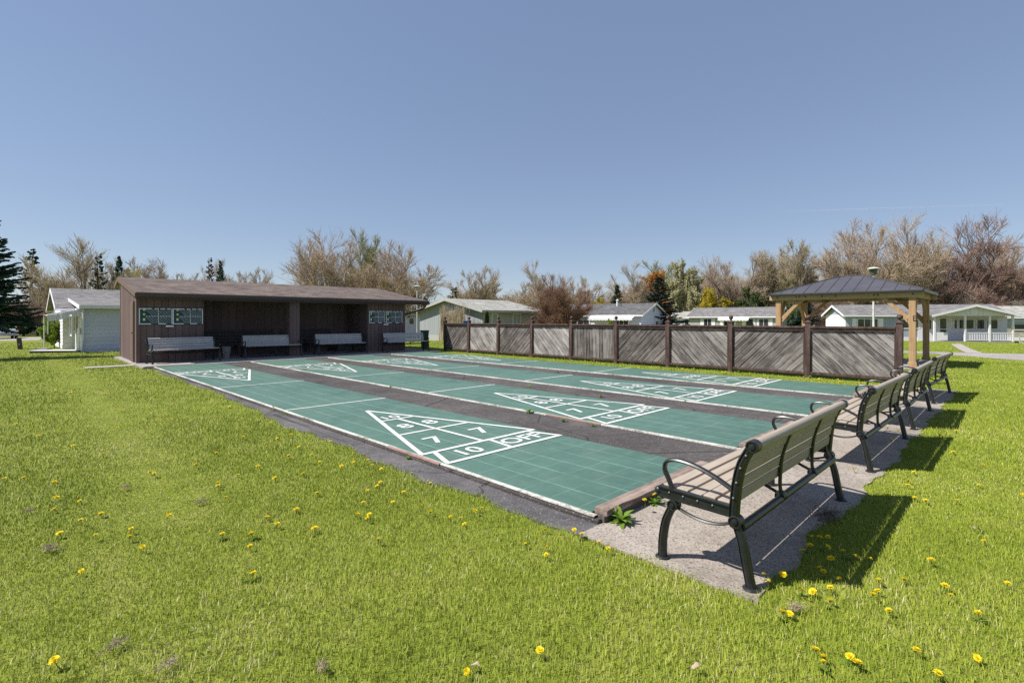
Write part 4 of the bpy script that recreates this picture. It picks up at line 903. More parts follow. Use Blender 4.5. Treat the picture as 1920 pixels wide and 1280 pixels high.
# ------------------------------------------------------------------ trees
class Segs:
    def __init__(s): s.a = []
    def add(s, p, q, r0, r1): s.a.append((*p, *q, r0, r1))
def prisms(arr, n, taper=True):
    A = np.array(arr, float); P, Q, r0, r1 = A[:, 0:3], A[:, 3:6], A[:, 6], A[:, 7]
    d = Q - P; d /= np.linalg.norm(d, axis=1)[:, None] + 1e-9
    ref = np.where(np.abs(d[:, 2:3]) > .9, np.array([[1., 0, 0]]), np.array([[0, 0, 1.]])); u = np.cross(d, ref); u /= np.linalg.norm(u, axis=1)[:, None]; w = np.cross(d, u)
    m = len(A); V = np.zeros((m, 2 * n, 3))
    for j in range(n):
        a = 2 * math.pi * j / n; o = u * math.cos(a) + w * math.sin(a); V[:, j] = P + o * r0[:, None]; V[:, n + j] = Q + o * r1[:, None]
    F = np.array([[j, (j + 1) % n, n + (j + 1) % n, n + j] for j in range(n)]); F = (np.arange(m) * 2 * n)[:, None, None] + F[None]
    return V.reshape(-1, 3), F.reshape(-1, 4)
def cards(P, size, rng, asp=1.6):
    """small diamond leaves at points P"""
    m = len(P); a = rng.normal(size=(m, 3)); a /= np.linalg.norm(a, axis=1)[:, None]; b = np.cross(a, rng.normal(size=(m, 3))); b /= np.linalg.norm(b, axis=1)[:, None]
    s = (size * rng.uniform(.6, 1.4, m))[:, None]
    V = np.stack([P - a * s * asp / 2, P + b * s / 2, P + a * s * asp / 2, P - b * s / 2], 1).reshape(-1, 3)
    return V, np.arange(4 * m).reshape(m, 4)
def grow(r, S, p, d, L, rad, nseg, wob, up, tip=.35):
    pts = [p]; ds = []
    for i in range(nseg):
        d = Vector((d.x + r.gauss(0, wob), d.y + r.gauss(0, wob), d.z + r.gauss(0, wob) + up)).normalized(); q = p + d * (L / nseg)
        f0, f1 = i / nseg, (i + 1) / nseg; S.add(p, q, rad * (1 - (1 - tip) * f0), rad * (1 - (1 - tip) * f1)); p = q; pts.append(p); ds.append(d)
    return pts, ds
def side_dir(r, d, ang):
    a = d.orthogonal().normalized(); b_ = d.cross(a); t_ = r.uniform(0, 2 * math.pi); return (d * math.cos(ang) + (a * math.cos(t_) + b_ * math.sin(t_)) * math.sin(ang)).normalized()
def broadleaf(seed, H=10, tf=.22, nl=9, spread=60, rw=.42, up=.05, nb=10, nt=8, ntt=6, blen=.44, buds=2, bs=.042, tw=.013, lean=0, wob=.09):
    """trunk, leaders that reach a domed outline, branches, twigs and twiglets; small buds or leaves along the twiglets"""
    r = random.Random(seed); rng = np.random.default_rng(seed); T, C = Segs(), Segs(); B = []
    tp, td = grow(r, T, Vector((0, 0, -.3)), Vector((lean, 0, 1)).normalized(), H * tf + .3, H * .021, 4, .05, 0, .8)
    Hv, Rh = H * (1 - tf), H * rw
    for k in range(nl):
        az = 2.4 * k + r.uniform(-.35, .35); an = R(spread) * math.sqrt((k + .2) / nl) * r.uniform(.85, 1.1)
        d = Vector((math.sin(an) * math.cos(az) + lean, math.sin(an) * math.sin(az), math.cos(an))).normalized(); p = tp[-1] - Vector((0, 0, r.uniform(0, H * tf * .4)))
        Ll = 1 / math.sqrt((math.cos(an) / Hv) ** 2 + (math.sin(an) / Rh) ** 2) * r.uniform(.84, 1.0)
        pts, ds = grow(r, T, p, d, Ll, H * .0105, 8, wob, up, .22)
        for j in range(nb):
            f = .16 + .82 * (j + r.random()) / nb; i = min(int(f * 8), 7); q = pts[i].lerp(pts[i + 1], f * 8 - i)
            L2 = Ll * blen * (1.05 - .55 * f) * r.uniform(.7, 1.15); p2, d2 = grow(r, T if L2 > 1.6 else C, q, side_dir(r, ds[i], R(r.uniform(24, 50))), L2, H * .0038, 5, wob * 1.2, up * 1.2, .35)
            for m in range(nt):
                f2 = .12 + .88 * (m + r.random()) / nt; i2 = min(int(f2 * 5), 4); q2 = p2[i2].lerp(p2[i2 + 1], min(1, f2 * 5 - i2)); L3 = L2 * .72 * (1.1 - .5 * f2) * r.uniform(.6, 1.2)
                p3, d3 = grow(r, C, q2, side_dir(r, d2[i2], R(r.uniform(20, 44))), L3, tw * 1.5, 3, wob * 1.1, up * 2.2, .5)
                for n_ in range(ntt):
                    f3 = .15 + .85 * (n_ + r.random()) / ntt; i3 = min(int(f3 * 3), 2); q3 = p3[i3].lerp(p3[i3 + 1], min(1, f3 * 3 - i3)); L4 = max(.2, L3 * .72 * r.uniform(.6, 1.25))
                    p4, d4 = grow(r, C, q3, side_dir(r, d3[i3], R(r.uniform(16, 40))), L4, tw * .95, 2, .10, up * 3, .45)
                    for z in range(buds): B.append(p4[0].lerp(p4[2], r.uniform(.15, 1.05)) + Vector((r.gauss(0, bs * .7), r.gauss(0, bs * .7), r.gauss(0, bs * .7))))
    VT, FT = prisms(T.a, 6); VC, FC = prisms(C.a, 3); nC = len(FC)
    if B: VB, FB = cards(np.array(B), bs, rng); FC = np.vstack([FC, FB + len(VC)]); VC = np.vstack([VC, VB])
    return (VT, FT, VC, FC, np.r_[np.zeros(nC, int), np.ones(len(FC) - nC, int)], H)
def conifer(seed, H=10, Rr=2.2, base=.06, step=.26, nbr=9, droop=.35, dens=9, nw=.10, gap=.0, taper=.85):
    r = random.Random(seed); rng = np.random.default_rng(seed); T, C = Segs(), Segs(); P0, P1, Wd = [], [], []
    grow(r, T, Vector((0, 0, -.3)), Vector((0, 0, 1)), H + .2, H * .018, 10, .006, 0, .08)
    z = H * base
    while z < H * .985:
        f = (z - H * base) / (H * (1 - base)); rl = Rr * (1 - f) ** taper * (1 + .0 * f) + .06
        for k in range(max(4, int(nbr * (1 - .45 * f)))):
            if r.random() < gap: continue
            az = r.uniform(0, 2 * math.pi); L = rl * r.uniform(.62, 1.12); el = .55 * f - droop * (1 - f) + r.uniform(-.12, .12)
            d = Vector((math.cos(az) * math.cos(el), math.sin(az) * math.cos(el), math.sin(el))); p = Vector((0, 0, z + r.uniform(-step, step) * .5)); n = 5
            pts, ds = grow(r, C, p, d, L, .012 + .006 * L, n, .06, .05, .3)
            m = max(4, int(dens * L)); 
            for i in range(m):
                g_ = (i + r.random()) / m; 
                if g_ < .12: continue
                a = min(int(g_ * n), n - 1); q = pts[a].lerp(pts[a + 1], g_ * n - a); sd = Vector((-math.sin(az), math.cos(az), 0)) * (1 if i % 2 else -1)
                l = (.16 + .34 * L * (1 - g_) * .55) * r.uniform(.7, 1.2); dd = (sd * .8 + ds[a] * .75 + Vector((0, 0, r.uniform(-.45, .05)))).normalized()
                P0.append(q); P1.append(q + dd * l); Wd.append(nw * r.uniform(.8, 1.3))
                q2 = q + dd * l * .4; P0.append(q2); P1.append(q2 + (dd + ds[a] * .7 + Vector((0, 0, -.25))).normalized() * l * .6); Wd.append(nw)
            P0.append(pts[-2]); P1.append(pts[-1] + ds[-1] * .12); Wd.append(nw)
        z += step * (1 - .35 * f)
    P0, P1, Wd = np.array(P0), np.array(P1), np.array(Wd)[:, None]; d = P1 - P0; ln = np.linalg.norm(d, axis=1)[:, None]; d = d / ln
    V, F = [], []; off = 0
    for tw in range(2):
        u = rng.normal(size=d.shape); u -= d * (u * d).sum(1)[:, None]; u /= np.linalg.norm(u, axis=1)[:, None]
        vv = np.stack([P0, P0 + d * ln * .45 + u * Wd, P1, P0 + d * ln * .45 - u * Wd], 1).reshape(-1, 3); V.append(vv); F.append(np.arange(len(vv)).reshape(-1, 4) + off); off += len(vv)
    VT, FT = prisms(T.a, 6); VC, FC = prisms(C.a, 3); FB = np.vstack(F); VB = np.vstack(V); nC = len(FC)
    FC = np.vstack([FC, FB + len(VC)]); VC = np.vstack([VC, VB])
    return (VT, FT, VC, FC, np.r_[np.zeros(nC, int), np.ones(len(FC) - nC, int)], H)
PROTO = {}
def proto(key, data):
    VT, FT, VC, FC, mi, H = data
    t_ = np_mesh('trunk', VT, FT, M['bark_grey'], smooth=True); c_ = np_mesh('crown', VC, FC, [M['bark_grey'], M['twig_tan']], mi)
    ev = key in ('spruce1', 'spruce2', 'spruce_big', 'fir', 'cedar'); PROTO[key] = (t_.data, c_.data, H if ev else float(np.percentile(VC[:, 2], 99.85)), float(np.percentile(np.hypot(VC[:, 0], VC[:, 1]), 97 if ev else 95)))
    bpy.data.objects.remove(t_); bpy.data.objects.remove(c_)
def tree(key, px, top, Z, width, leaf, label, name='bare_tree', cat='tree', bark='bark_grey', twig=None, group=None, rot=None, base=None):
    """photo column of the trunk, photo row of the top, distance, full width in photo pixels"""
    x, y = at(px, Z); g_ = g1(x, y) if base is None else base; H = zat(top, Z) - g_; td, cd, PH, PR = PROTO[key]; sz = H / PH; sx = (width / FOC * Z / 2) / PR
    root = thing(name, label, cat, (x, y, g_), rnd.uniform(0, 6.28) if rot is None else rot, group); root.scale = (sx, sx, sz)
    for nm, me, ms in (('trunk', td, [bark]), ('crown', cd, [twig or ('twig_bark' if bark == 'bark_grey' else bark), leaf])):
        o = bpy.data.objects.new(nm, me); COL.objects.link(o); o.parent = root
        for i, k in enumerate(ms): o.material_slots[i].link = 'OBJECT'; o.material_slots[i].material = M[k]
    return root
proto('spread1', broadleaf(1, tf=.18, nl=12, spread=72, rw=.50, nb=12, nt=9, ntt=7))
proto('spread2', broadleaf(2, tf=.2, nl=12, spread=66, rw=.46, nb=12, nt=9, ntt=7, wob=.11))
proto('vase1', broadleaf(3, tf=.12, nl=15, spread=44, rw=.40, nb=11, nt=8, ntt=6, blen=.32, buds=2, wob=.07))
proto('vase2', broadleaf(4, tf=.16, nl=12, spread=52, rw=.40, nb=12, nt=9, ntt=6, blen=.38, buds=3, wob=.08))
proto('tall1', broadleaf(5, tf=.14, nl=11, spread=40, rw=.34, nb=14, nt=9, ntt=7, blen=.36, buds=3, bs=.05, wob=.08))
proto('dense1', broadleaf(6, tf=.12, nl=15, spread=78, rw=.48, nb=12, nt=10, ntt=8, blen=.42, buds=2, tw=.0135))
proto('leafy1', broadleaf(7, tf=.12, nl=13, spread=76, rw=.48, nb=11, nt=8, ntt=6, blen=.42, buds=9, bs=.165))
proto('leafy2', broadleaf(8, tf=.10, nl=13, spread=66, rw=.44, nb=11, nt=8, ntt=6, blen=.38, buds=9, bs=.145))
proto('willow', broadleaf(9, tf=.12, nl=13, spread=80, rw=.55, up=.10, nb=11, nt=9, ntt=6, blen=.42, buds=2, bs=.05, wob=.08))
proto('spruce1', conifer(11, H=9, Rr=2.1, nbr=9, dens=10)); proto('spruce2', conifer(12, H=10, Rr=1.7, nbr=6, dens=7, step=.42, gap=.15, droop=.15, nw=.12)); proto('spruce_big', conifer(13, H=9, Rr=2.3, base=.24, nbr=19, dens=26, nw=.045, step=.24, droop=.26, taper=1.0)); proto('fir', conifer(14, H=10, Rr=1.9, nbr=11, dens=9, step=.3, droop=.1))
proto('cedar', conifer(15, H=5, Rr=.9, nbr=13, dens=16, step=.13, droop=-.7, nw=.05, taper=.5))
T = tree
T('spruce_big', -48, 338, 20, 150, 'needle_dark', 'large dark spruce cut off by the left photo edge', 'spruce_tree', bark='bark_dark')
T('spruce2', 60, 466, 66, 78, 'needle_green', 'sparse dark spruce just right of the big spruce', 'spruce_tree', bark='bark_dark')
T('willow', 165, 448, 58, 178, 'twig_olive', 'leafless arching grey tree behind the white house roof')
T('spruce2', 186, 474, 56, 52, 'needle_green', 'light olive conifer inside the arching grey tree', 'conifer', bark='bark_dark')
T('fir', 223, 480, 60, 46, 'needle_dark', 'dark narrow conifer left of the shelter ridge', 'conifer', bark='bark_dark')
T('leafy2', 262, 508, 62, 70, 'leaf_yellow', 'yellow leafed tree peeping over the shelter roof', 'yellow_tree', twig='twig_tan')
T('leafy2', 110, 530, 64, 70, 'leaf_yellow', 'yellow leafed tree above the white house gable', 'yellow_tree', twig='twig_tan')
T('dense1', 70, 545, 60, 120, 'twig_red', 'pinkish budding tree between spruce and white house', 'budding_tree', twig='twig_red')
T('vase1', 296, 487, 76, 92, 'twig_grey', 'grey vase shaped bare tree over the left of the shelter roof')
T('spruce2', 394, 482, 70, 40, 'needle_brown', 'brownish narrow spruce over the shelter roof', 'spruce_tree', bark='bark_dark')
T('fir', 413, 488, 72, 34, 'needle_dark', 'dark spruce beside the brownish spruce', 'spruce_tree', bark='bark_dark')
T('vase2', 366, 500, 84, 70, 'twig_tan', 'low tan bare tree left of the roof line spruces')
T('vase2', 440, 492, 82, 80, 'twig_grey', 'grey bare tree just right of the roof line spruces')
T('vase1', 484, 505, 86, 64, 'twig_tan', 'small tan bare tree left of the two big ones')
T('spread1', 618, 430, 52, 175, 'twig_tan', 'big bare budding tree rising over the shelter roof middle', rot=.4)
T('tall1', 690, 436, 66, 74, 'leaf_green', 'grey green poplar standing behind the two big bare trees', 'poplar_tree', twig='twig_olive')
T('spread2', 752, 446, 50, 170, 'twig_tan', 'big tan budding tree over the right end of the shelter', rot=2.0)
T('dense1', 700, 500, 56, 120, 'twig_tan', 'low tan budding tree between the two big bare trees')
T('spruce1', 797, 558, 60, 60, 'needle_brown', 'dull brown conifer behind the shelter lamp post', 'conifer', bark='bark_dark')
T('spruce2', 852, 538, 66, 60, 'needle_green', 'olive pine left of the vase shaped tree', 'pine_tree', bark='bark_dark')
T('vase1', 905, 503, 62, 84, 'twig_olive', 'grey olive vase shaped tree above the sage gable house')
T('vase2', 965, 530, 74, 76, 'twig_tan', 'pale bare tree right of the vase shaped tree')
T('vase2', 1016, 494, 68, 84, 'twig_grey', 'grey bare tree rising behind the red brown tree')
T('vase1', 1072, 517, 76, 56, 'twig_olive', 'small olive bare tree behind the red brown tree')
T('dense1', 1054, 514, 38, 112, 'twig_rust', 'red brown leafing tree directly behind the fence', 'crabapple_tree', bark='bark_dark', twig='twig_rust')
T('vase2', 1118, 540, 86, 84, 'twig_tan', 'low tan bare tree right of the red brown tree')
T('leafy2', 1121, 560, 70, 40, 'leaf_yellow', 'bright yellow shrub behind the charcoal roof', 'yellow_shrub', twig='twig_tan')
T('fir', 1157, 533, 64, 44, 'needle_green', 'green fir left of the blue spruce', 'fir_tree', bark='bark_dark')
T('vase2', 1184, 497, 72, 84, 'twig_grey', 'grey bare tree behind the green fir')
T('tall1', 1238, 493, 86, 84, 'leaf_green', 'green poplar top behind the blue spruce', 'poplar_tree', twig='twig_olive')
T('leafy1', 1240, 512, 76, 110, 'leaf_orange', 'orange leafed tree behind the blue spruce', 'orange_tree', twig='twig_rust')
T('spruce1', 1236, 520, 50, 100, 'needle_blue', 'blue grey spruce beside the pale blue house', 'blue_spruce', bark='bark_dark')
T('leafy2', 1286, 494, 72, 80, 'twig_olive', 'olive leafing tree right of the blue spruce')
T('spread1', 1322, 484, 84, 84, 'twig_tan', 'brown bare tree between olive tree and round brown tree')
T('leafy1', 1332, 543, 68, 72, 'leaf_yellow', 'round golden tree above the grey roofed house', 'yellow_tree', twig='twig_tan')
T('vase2', 1382, 478, 76, 104, 'twig_grey', 'round grey brown bare tree above the grey roofed house')
T('leafy2', 1412, 540, 72, 58, 'leaf_dkgreen', 'low green leafy tree right of the golden tree', 'green_tree')
T('tall1', 1446, 462, 78, 76, 'leaf_green', 'tall pale budding tree left of the gazebo roof'); T('tall1', 1492, 456, 74, 80, 'leaf_green', 'tall pale budding tree directly behind the gazebo roof', rot=3.1)
T('dense1', 1540, 470, 92, 96, 'twig_grey', 'greyish budding tree between pale trees and the big right tree')
T('spread2', 1630, 402, 66, 190, 'twig_grey', 'tallest grey bare tree rising behind the gazebo', rot=1.2)
T('spread1', 1705, 412, 70, 150, 'twig_grey', 'big bare tree between the tallest and the reddish one', rot=2.2)
T('dense1', 1796, 414, 70, 190, 'twig_red', 'big reddish budding tree behind the porch house', twig='twig_red')
T('spread2', 1892, 440, 74, 130, 'twig_red', 'reddish grey tree at the right photo edge', rot=.7); T('dense1', 1965, 452, 70, 160, 'twig_red', 'reddish tree beyond the right photo edge', twig='twig_red')
T('fir', 1512, 556, 60, 60, 'needle_dark', 'dark evergreen seen under the gazebo roof', 'fir_tree', bark='bark_dark')
T('leafy2', 1484, 565, 62, 50, 'leaf_dkgreen', 'green shrub seen through the left of the gazebo', 'green_shrub')
T('leafy2', 102, 588, 31, 38, 'leaf_bright', 'bright green bushy shrub beside the white house', 'green_shrub', cat='shrub')
T('cedar', 44, 573, 58, 30, 'needle_dark', 'dark columnar cedar by the far left house', 'cedar_tree', bark='bark_dark')
T('cedar', 372 + 541, 585, 36, 12, 'needle_green', 'slim dark cedar against the sage gable house', 'cedar_tree', bark='bark_dark')
T('leafy2', 1146, 598, 43, 16, 'leaf_bright', 'small bright green shrub at the white awning', 'green_shrub', cat='shrub')
T('dense1', 1016 + 667, 628, 40, 16, 'twig_grey', 'small bare shrub against the porch house wall', 'bare_shrub', cat='shrub')
# low woodland filling the horizon
wl = ['twig_tan', 'twig_grey', 'twig_olive', 'twig_grey', 'twig_red']; wn = {'twig_tan': 'tan', 'twig_grey': 'grey', 'twig_olive': 'olive', 'twig_red': 'reddish'}
r = random.Random(3)
for i in range(46):
    px = -60 + i * 45 + r.uniform(-12, 12); right = px > 1380; k = wl[i % 5] if right else wl[i % 4]
    T(r.choice(['dense1', 'vase2', 'spread1', 'dense1']), px, r.uniform(518, 556) if right else (r.uniform(544, 566) if px > 840 else r.uniform(552, 576)), r.uniform(88, 118), r.uniform(70, 120), k, 'low %s woodland tree on the horizon %s' % (wn[k], 'behind the houses on the right' if right else ('behind the fence side houses' if px > 840 else 'behind the shelter side')), 'woodland_tree', twig=k, group='%s woodland trees low on the horizon, %s' % (wn[k], 'right' if right else ('middle' if px > 840 else 'left')))
for px, top, k, lb in ((872, 528, 'twig_tan', 'tan budding tree left of the vase shaped tree'), (940, 536, 'twig_olive', 'olive budding tree just right of the vase shaped tree'), (1095, 528, 'twig_grey', 'grey budding tree above the charcoal roofed house'), (1350, 492, 'twig_olive', 'olive budding tree left of the round grey brown tree'), (1425, 484, 'twig_tan', 'tan budding tree right of the round grey brown tree')):
    T('vase2' if top > 500 else 'dense1', px, top, 80, 96, k, lb, rot=px)
# undergrowth directly behind the right hand houses
for i, px in enumerate([1560, 1610, 1660, 1710, 1755, 1800, 1850, 1900, 1950]):
    T('dense1', px, 548 + (i * 7) % 17, 62 + (i * 5) % 7, 88, ['twig_red', 'twig_grey'][i % 2], 'tangled %s brush close behind the porch house' % ['reddish', 'greyish'][i % 2], 'brush', twig=['twig_red', 'twig_grey'][i % 2], group='%s brush behind the porch house' % ['reddish', 'greyish'][i % 2])
# ------------------------------------------------------------------ grass
rng = np.random.default_rng(21)
def inside(x, y):
    w = .02 * np.sin(y * 9.1) + .02 * np.sin(y * 23 + 2 * x)
    a = (x > path_edge(y)) & (x < 10.07 + w) & (y > .06) & (y < 16.5)
    wx = .05 * np.sin(x * 3.1) + .04 * np.sin(x * 7.7 + 2) + .03 * np.sin(x * 17)
    b = (x > -.26 + w) & (x < 10.85) & (y > pad_edge(x)) & (y < .08)
    c = (x > -.2) & (x < 10.7) & (y > 16.3) & (y < 24)
    d = (x > 15.95) & (x < 20.1) & (y > -.25) & (y < 4.55)
    e = (x > -1.75) & (x < .2) & (y > 17.75) & (y < 18.35)
    return a | b | c | d | e
def in_road(x, y):
    dx, dy = x - CAMX, y - CAMY; Zc = dx * CS + dy * CC; l = dx * CC - dy * CS; px = 960 + FOC * l / np.maximum(Zc, .1)
    nr = np.interp(px, [1640, 1700, 1760, 1820, 1870, 1920, 2050, 2300], [24, 23.9, 23, 21.5, 20.2, 19.2, 16.5, 14]); fr = np.interp(px, [1640, 1700, 1760, 1820, 1870, 1920, 2050, 2300], [27, 26.5, 25.9, 25.5, 25.2, 25, 24.5, 25])
    road = (px > 1640) & (Zc > nr) & (Zc < fr)
    wk = (Zc >= 25) & (Zc < 36) & (px > np.interp(Zc, [25, 29, 36], [1812, 1798, 1782])) & (px < np.interp(Zc, [25, 29, 36], [1845, 1822, 1802]))
    st = (px < 160) & (Zc > 45) & (Zc < 55)
    return road | wk | st
def scatter(n, r0, r1, half=1.12):
    """density falls with the square of the distance from where the photographer stood"""
    th = rng.uniform(-half, half, n); 
    if r0 < .1: rr = r1 * np.sqrt(rng.uniform(0, 1, n))
    else: rr = r0 * (r1 / r0) ** rng.uniform(0, 1, n)
    a = YAW + th; return CAMX + rr * np.sin(a), CAMY + rr * np.cos(a), rr
def blades(name, x, y, rr, h0, w0, seg):
    k = ~inside(x, y) & ~in_road(x, y); x, y, rr = x[k], y[k], rr[k]; m = len(x)
    z = gz(x, y) - .004; big = .5 + .5 * np.sin(x * .9 + 1.3 * np.sin(y * .7)) * np.sin(y * 1.1 + np.sin(x * .8))
    far = np.maximum(1, rr / 4.0)
    h = h0 * rng.uniform(.45, 1.25, m) * (.75 + .5 * big) * far ** .12; w = w0 * rng.uniform(.7, 1.4, m) * far ** .85
    az = rng.normal(.6, 1.5, m); ln = rng.uniform(.1, .75, m); dx, dy = np.cos(az), np.sin(az); fa = rng.uniform(0, 2 * np.pi, m); fx, fy = np.cos(fa) * w / 2, np.sin(fa) * w / 2
    tint = np.clip(.42 + rng.normal(0, .16, m), 0, 1); dry = rng.uniform(0, 1, m) < (.05 + .10 * (np.sin(x * 2.3 + np.sin(y * 3.1)) * np.sin(y * 2.7) > .55)); tint[dry] = rng.uniform(.85, 1.25, dry.sum())
    right = sstep(-2.0, 1.5, x - y - 1.2); tint = tint + right * rng.uniform(-.16, .02, m) - .12 * sstep(7, 22, rr)
    trk = [gnd(*q) for q in ((100, 664), (125, 690), (175, 740), (245, 830), (330, 960))]; dm = np.full(m, 9.0)
    for (ax, ay), (bx, by) in zip(trk[:-1], trk[1:]):     # faint wheel track worn into the lawn
        tt = np.clip(((x - ax) * (bx - ax) + (y - ay) * (by - ay)) / ((bx - ax) ** 2 + (by - ay) ** 2), 0, 1); dm = np.minimum(dm, np.hypot(x - ax - tt * (bx - ax), y - ay - tt * (by - ay)))
    on = np.exp(-(dm / .34) ** 2); tint = tint + .42 * on * rng.uniform(.3, 1.2, m); h = h * (1 - .5 * on)
    c = np.stack([x, y, z], 1); f = np.stack([fx, fy, 0 * fx], 1); lean = np.stack([dx * ln * h, dy * ln * h, 0 * h], 1); upv = np.stack([0 * h, 0 * h, h], 1)
    if seg == 2:
        m1 = c + lean * .22 + upv * .55; tp = c + lean * .9 + upv * (1 - .35 * ln)[:, None]
        V = np.stack([c - f, c + f, m1 + f * .75, m1 - f * .75, tp], 1).reshape(-1, 3); b = (np.arange(m) * 5)[:, None]
        F = np.concatenate([b + np.array([[0, 1, 2]]), b + np.array([[0, 2, 3]]), b + np.array([[3, 2, 4]])], 1).reshape(-1, 3); col = np.repeat(tint, 3)
    else:
        tp = c + lean * .8 + upv * (1 - .3 * ln)[:, None]; V = np.stack([c - f, c + f, tp], 1).reshape(-1, 3); F = np.arange(3 * m).reshape(-1, 3); col = tint
    o = np_mesh(name, V, F, M['grass'], colors=col); return tag(o, kind='stuff')
x1, y1, q1 = scatter(260000, 0, 4.2, 1.45); x2, y2, q2 = scatter(400000, 4.2, 9, 1.2)
tag(blades('grass', np.r_[x1, x2], np.r_[y1, y2], np.r_[q1, q2], .035, .0029, 2), 'short mown lawn grass around the courts and benches', 'grass')
x3, y3, q3 = scatter(520000, 9, 55, 1.1)
tag(blades('grass', x3, y3, q3, .045, .0036, 1), 'lawn grass further off towards the houses and street', 'grass')

# ------------------------------------------------------------------ dandelions, weeds, litter
def flower_mesh(seed):
    r = random.Random(seed); mb = MB()
    for ring, (n, rad, el, w) in enumerate(((18, .021, 8, .0058), (16, .018, 24, .0052), (12, .013, 42, .0045), (8, .008, 62, .004))):
        for i in range(n):
            a = 2 * math.pi * (i + r.uniform(-.25, .25)) / n; e = R(el + r.uniform(-7, 7)); L = rad * r.uniform(.85, 1.12); ca, sa = math.cos(a), math.sin(a); z0 = .002 + ring * .0016
            tip = (ca * L * math.cos(e), sa * L * math.cos(e), z0 + L * math.sin(e)); s_ = (-sa * w / 2, ca * w / 2, 0); b0 = (ca * .002, sa * .002, z0)
            mb.add([(b0[0] - s_[0] * .6, b0[1] - s_[1] * .6, z0), (b0[0] + s_[0] * .6, b0[1] + s_[1] * .6, z0), (tip[0] + s_[0], tip[1] + s_[1], tip[2]), (tip[0] - s_[0], tip[1] - s_[1], tip[2])], [(0, 1, 2, 3)])
    o = mb.build('dandelion', M['dand'], fixn=False); me = o.data; bpy.data.objects.remove(o); return me
def stem_mesh():
    mb = MB(); mb.tube([(0, 0, -.075), (.004, .002, -.03), (0, 0, .001)], [.0022, .002, .0024], 5); mb.lathe([(.002, -.006), (.006, -.002), (.007, .003)], 8); o = mb.build('stem', M['stem'], smooth=True); me = o.data; bpy.data.objects.remove(o); return me
FM = [flower_mesh(i) for i in range(4)]; SM = stem_mesh()
def dandelion(x, y, label, group, h=.040, s=1.0, stem=True):
    o = bpy.data.objects.new('dandelion', FM[rnd.randrange(4)]); COL.objects.link(o); g_ = -.048 if (-.3 < x < 10.9 and -1.2 < y < 16.4) else g1(x, y)
    o.location = (x, y, g_ + h * rnd.uniform(.8, 1.15)); o.rotation_euler = (rnd.gauss(0, .28), rnd.gauss(0, .28), rnd.uniform(0, 6)); k = s * rnd.uniform(.68, 1.05); o.scale = (k, k, k); tag(o, label, 'flower', group)
    if stem: q = bpy.data.objects.new('stem', SM); COL.objects.link(q); q.parent = o
LEAVES = []
gl = ('yellow dandelion flower open in the lawn left of the courts', 'dandelions in the lawn left of the courts'); gr = ('yellow dandelion flower open in the lawn behind or beside the bench pad', 'dandelions in the lawn by the bench pad'); gf = ('yellow dandelion flower in the grass strip at the foot of the fence', 'dandelions along the fence foot')
def zoomed(lst, ox, oy, k): return [(ox + a / k, oy + b_ / k) for a, b_ in lst]
right = [(1832, 1223), (1545, 1225), (875, 1251), (1025, 1022), (985, 1014), (1024, 1036), (1012, 1213)] + zoomed([(411, 540), (432, 582), (520, 550), (632, 628), (695, 625), (795, 612), (795, 677), (520, 745), (560, 750), (735, 490), (755, 520), (845, 550), (800, 445), (868, 402), (938, 425), (780, 372), (1025, 440), (1075, 565), (1072, 622), (1043, 653), (1225, 555), (1135, 732), (1460, 600), (1380, 455), (1655, 760), (1690, 345), (710, 955), (755, 1035), (910, 1005), (955, 1040), (1295, 965), (1650, 1005), (1420, 1100), (1245, 18), (1130, 72), (1285, 90), (1350, 108), (1530, 102), (1658, 15), (1905, 70), (955, 50), (1495, 655), (1825, 580), (690, 330), (735, 328), (783, 328), (680, 370), (640, 405)], 1300, 900, 3.097)
left = [(103, 1233)] + zoomed([(355, 92), (1065, 210), (820, 345), (900, 410), (1405, 328), (1578, 398), (515, 550), (1600, 570), (605, 335)], 0, 900, 3.369) + zoomed([(10, 410), (10, 470), (115, 462), (145, 497), (210, 525), (205, 612), (180, 640), (110, 678), (80, 765), (295, 760), (370, 690), (500, 785), (565, 825), (430, 550), (565, 625), (935, 795), (885, 822), (710, 870), (780, 875), (810, 910), (35, 840), (125, 850), (110, 875), (1390, 950), (1600, 960), (1655, 980), (190, 1030)], 660, 740, 3.84) + [(620, 825), (640, 870), (585, 850), (505, 790), (525, 812), (560, 835), (430, 760), (470, 770), (455, 795)] + zoomed([(345, 900), (480, 1000)], 1080, 900, 8)
for px, py in right:
    x, y = gnd(px, py, -.005)
    if y < float(pad_edge(x)) + .02 or y > .2 or x < -.3: dandelion(x, y, *gr)
for px, py in left: x, y = gnd(px, py, -.005); dandelion(x, y, *gl)
c = 0
while c < 58:
    x, y = gnd(rnd.uniform(0, 640), 668 + 330 * rnd.random() ** 1.7, -.01)
    if not bool(inside(np.array([x]), np.array([y]))[0]) and x < -.1: dandelion(x, y, *gl, s=1.15, stem=True); c += 1
for i in range(66): dandelion(rnd.uniform(10.15, 11.36), 14.5 * rnd.random() ** 1.35 - .6, *gf, h=.05, s=1.3)
for i in range(14): x, y = gnd(rnd.uniform(1560, 1920), rnd.uniform(700, 900), -.01); dandelion(x, y, *gr, s=1.1)
for px, py in zoomed([(1180, 228), (1030, 355)], 1080, 900, 8): x, y = gnd(px, py, .02); dandelion(x, y, 'yellow dandelion flower growing at the foot of the nearest timber kerb', 'dandelions at the nearest timber kerb', .09, 1.1)

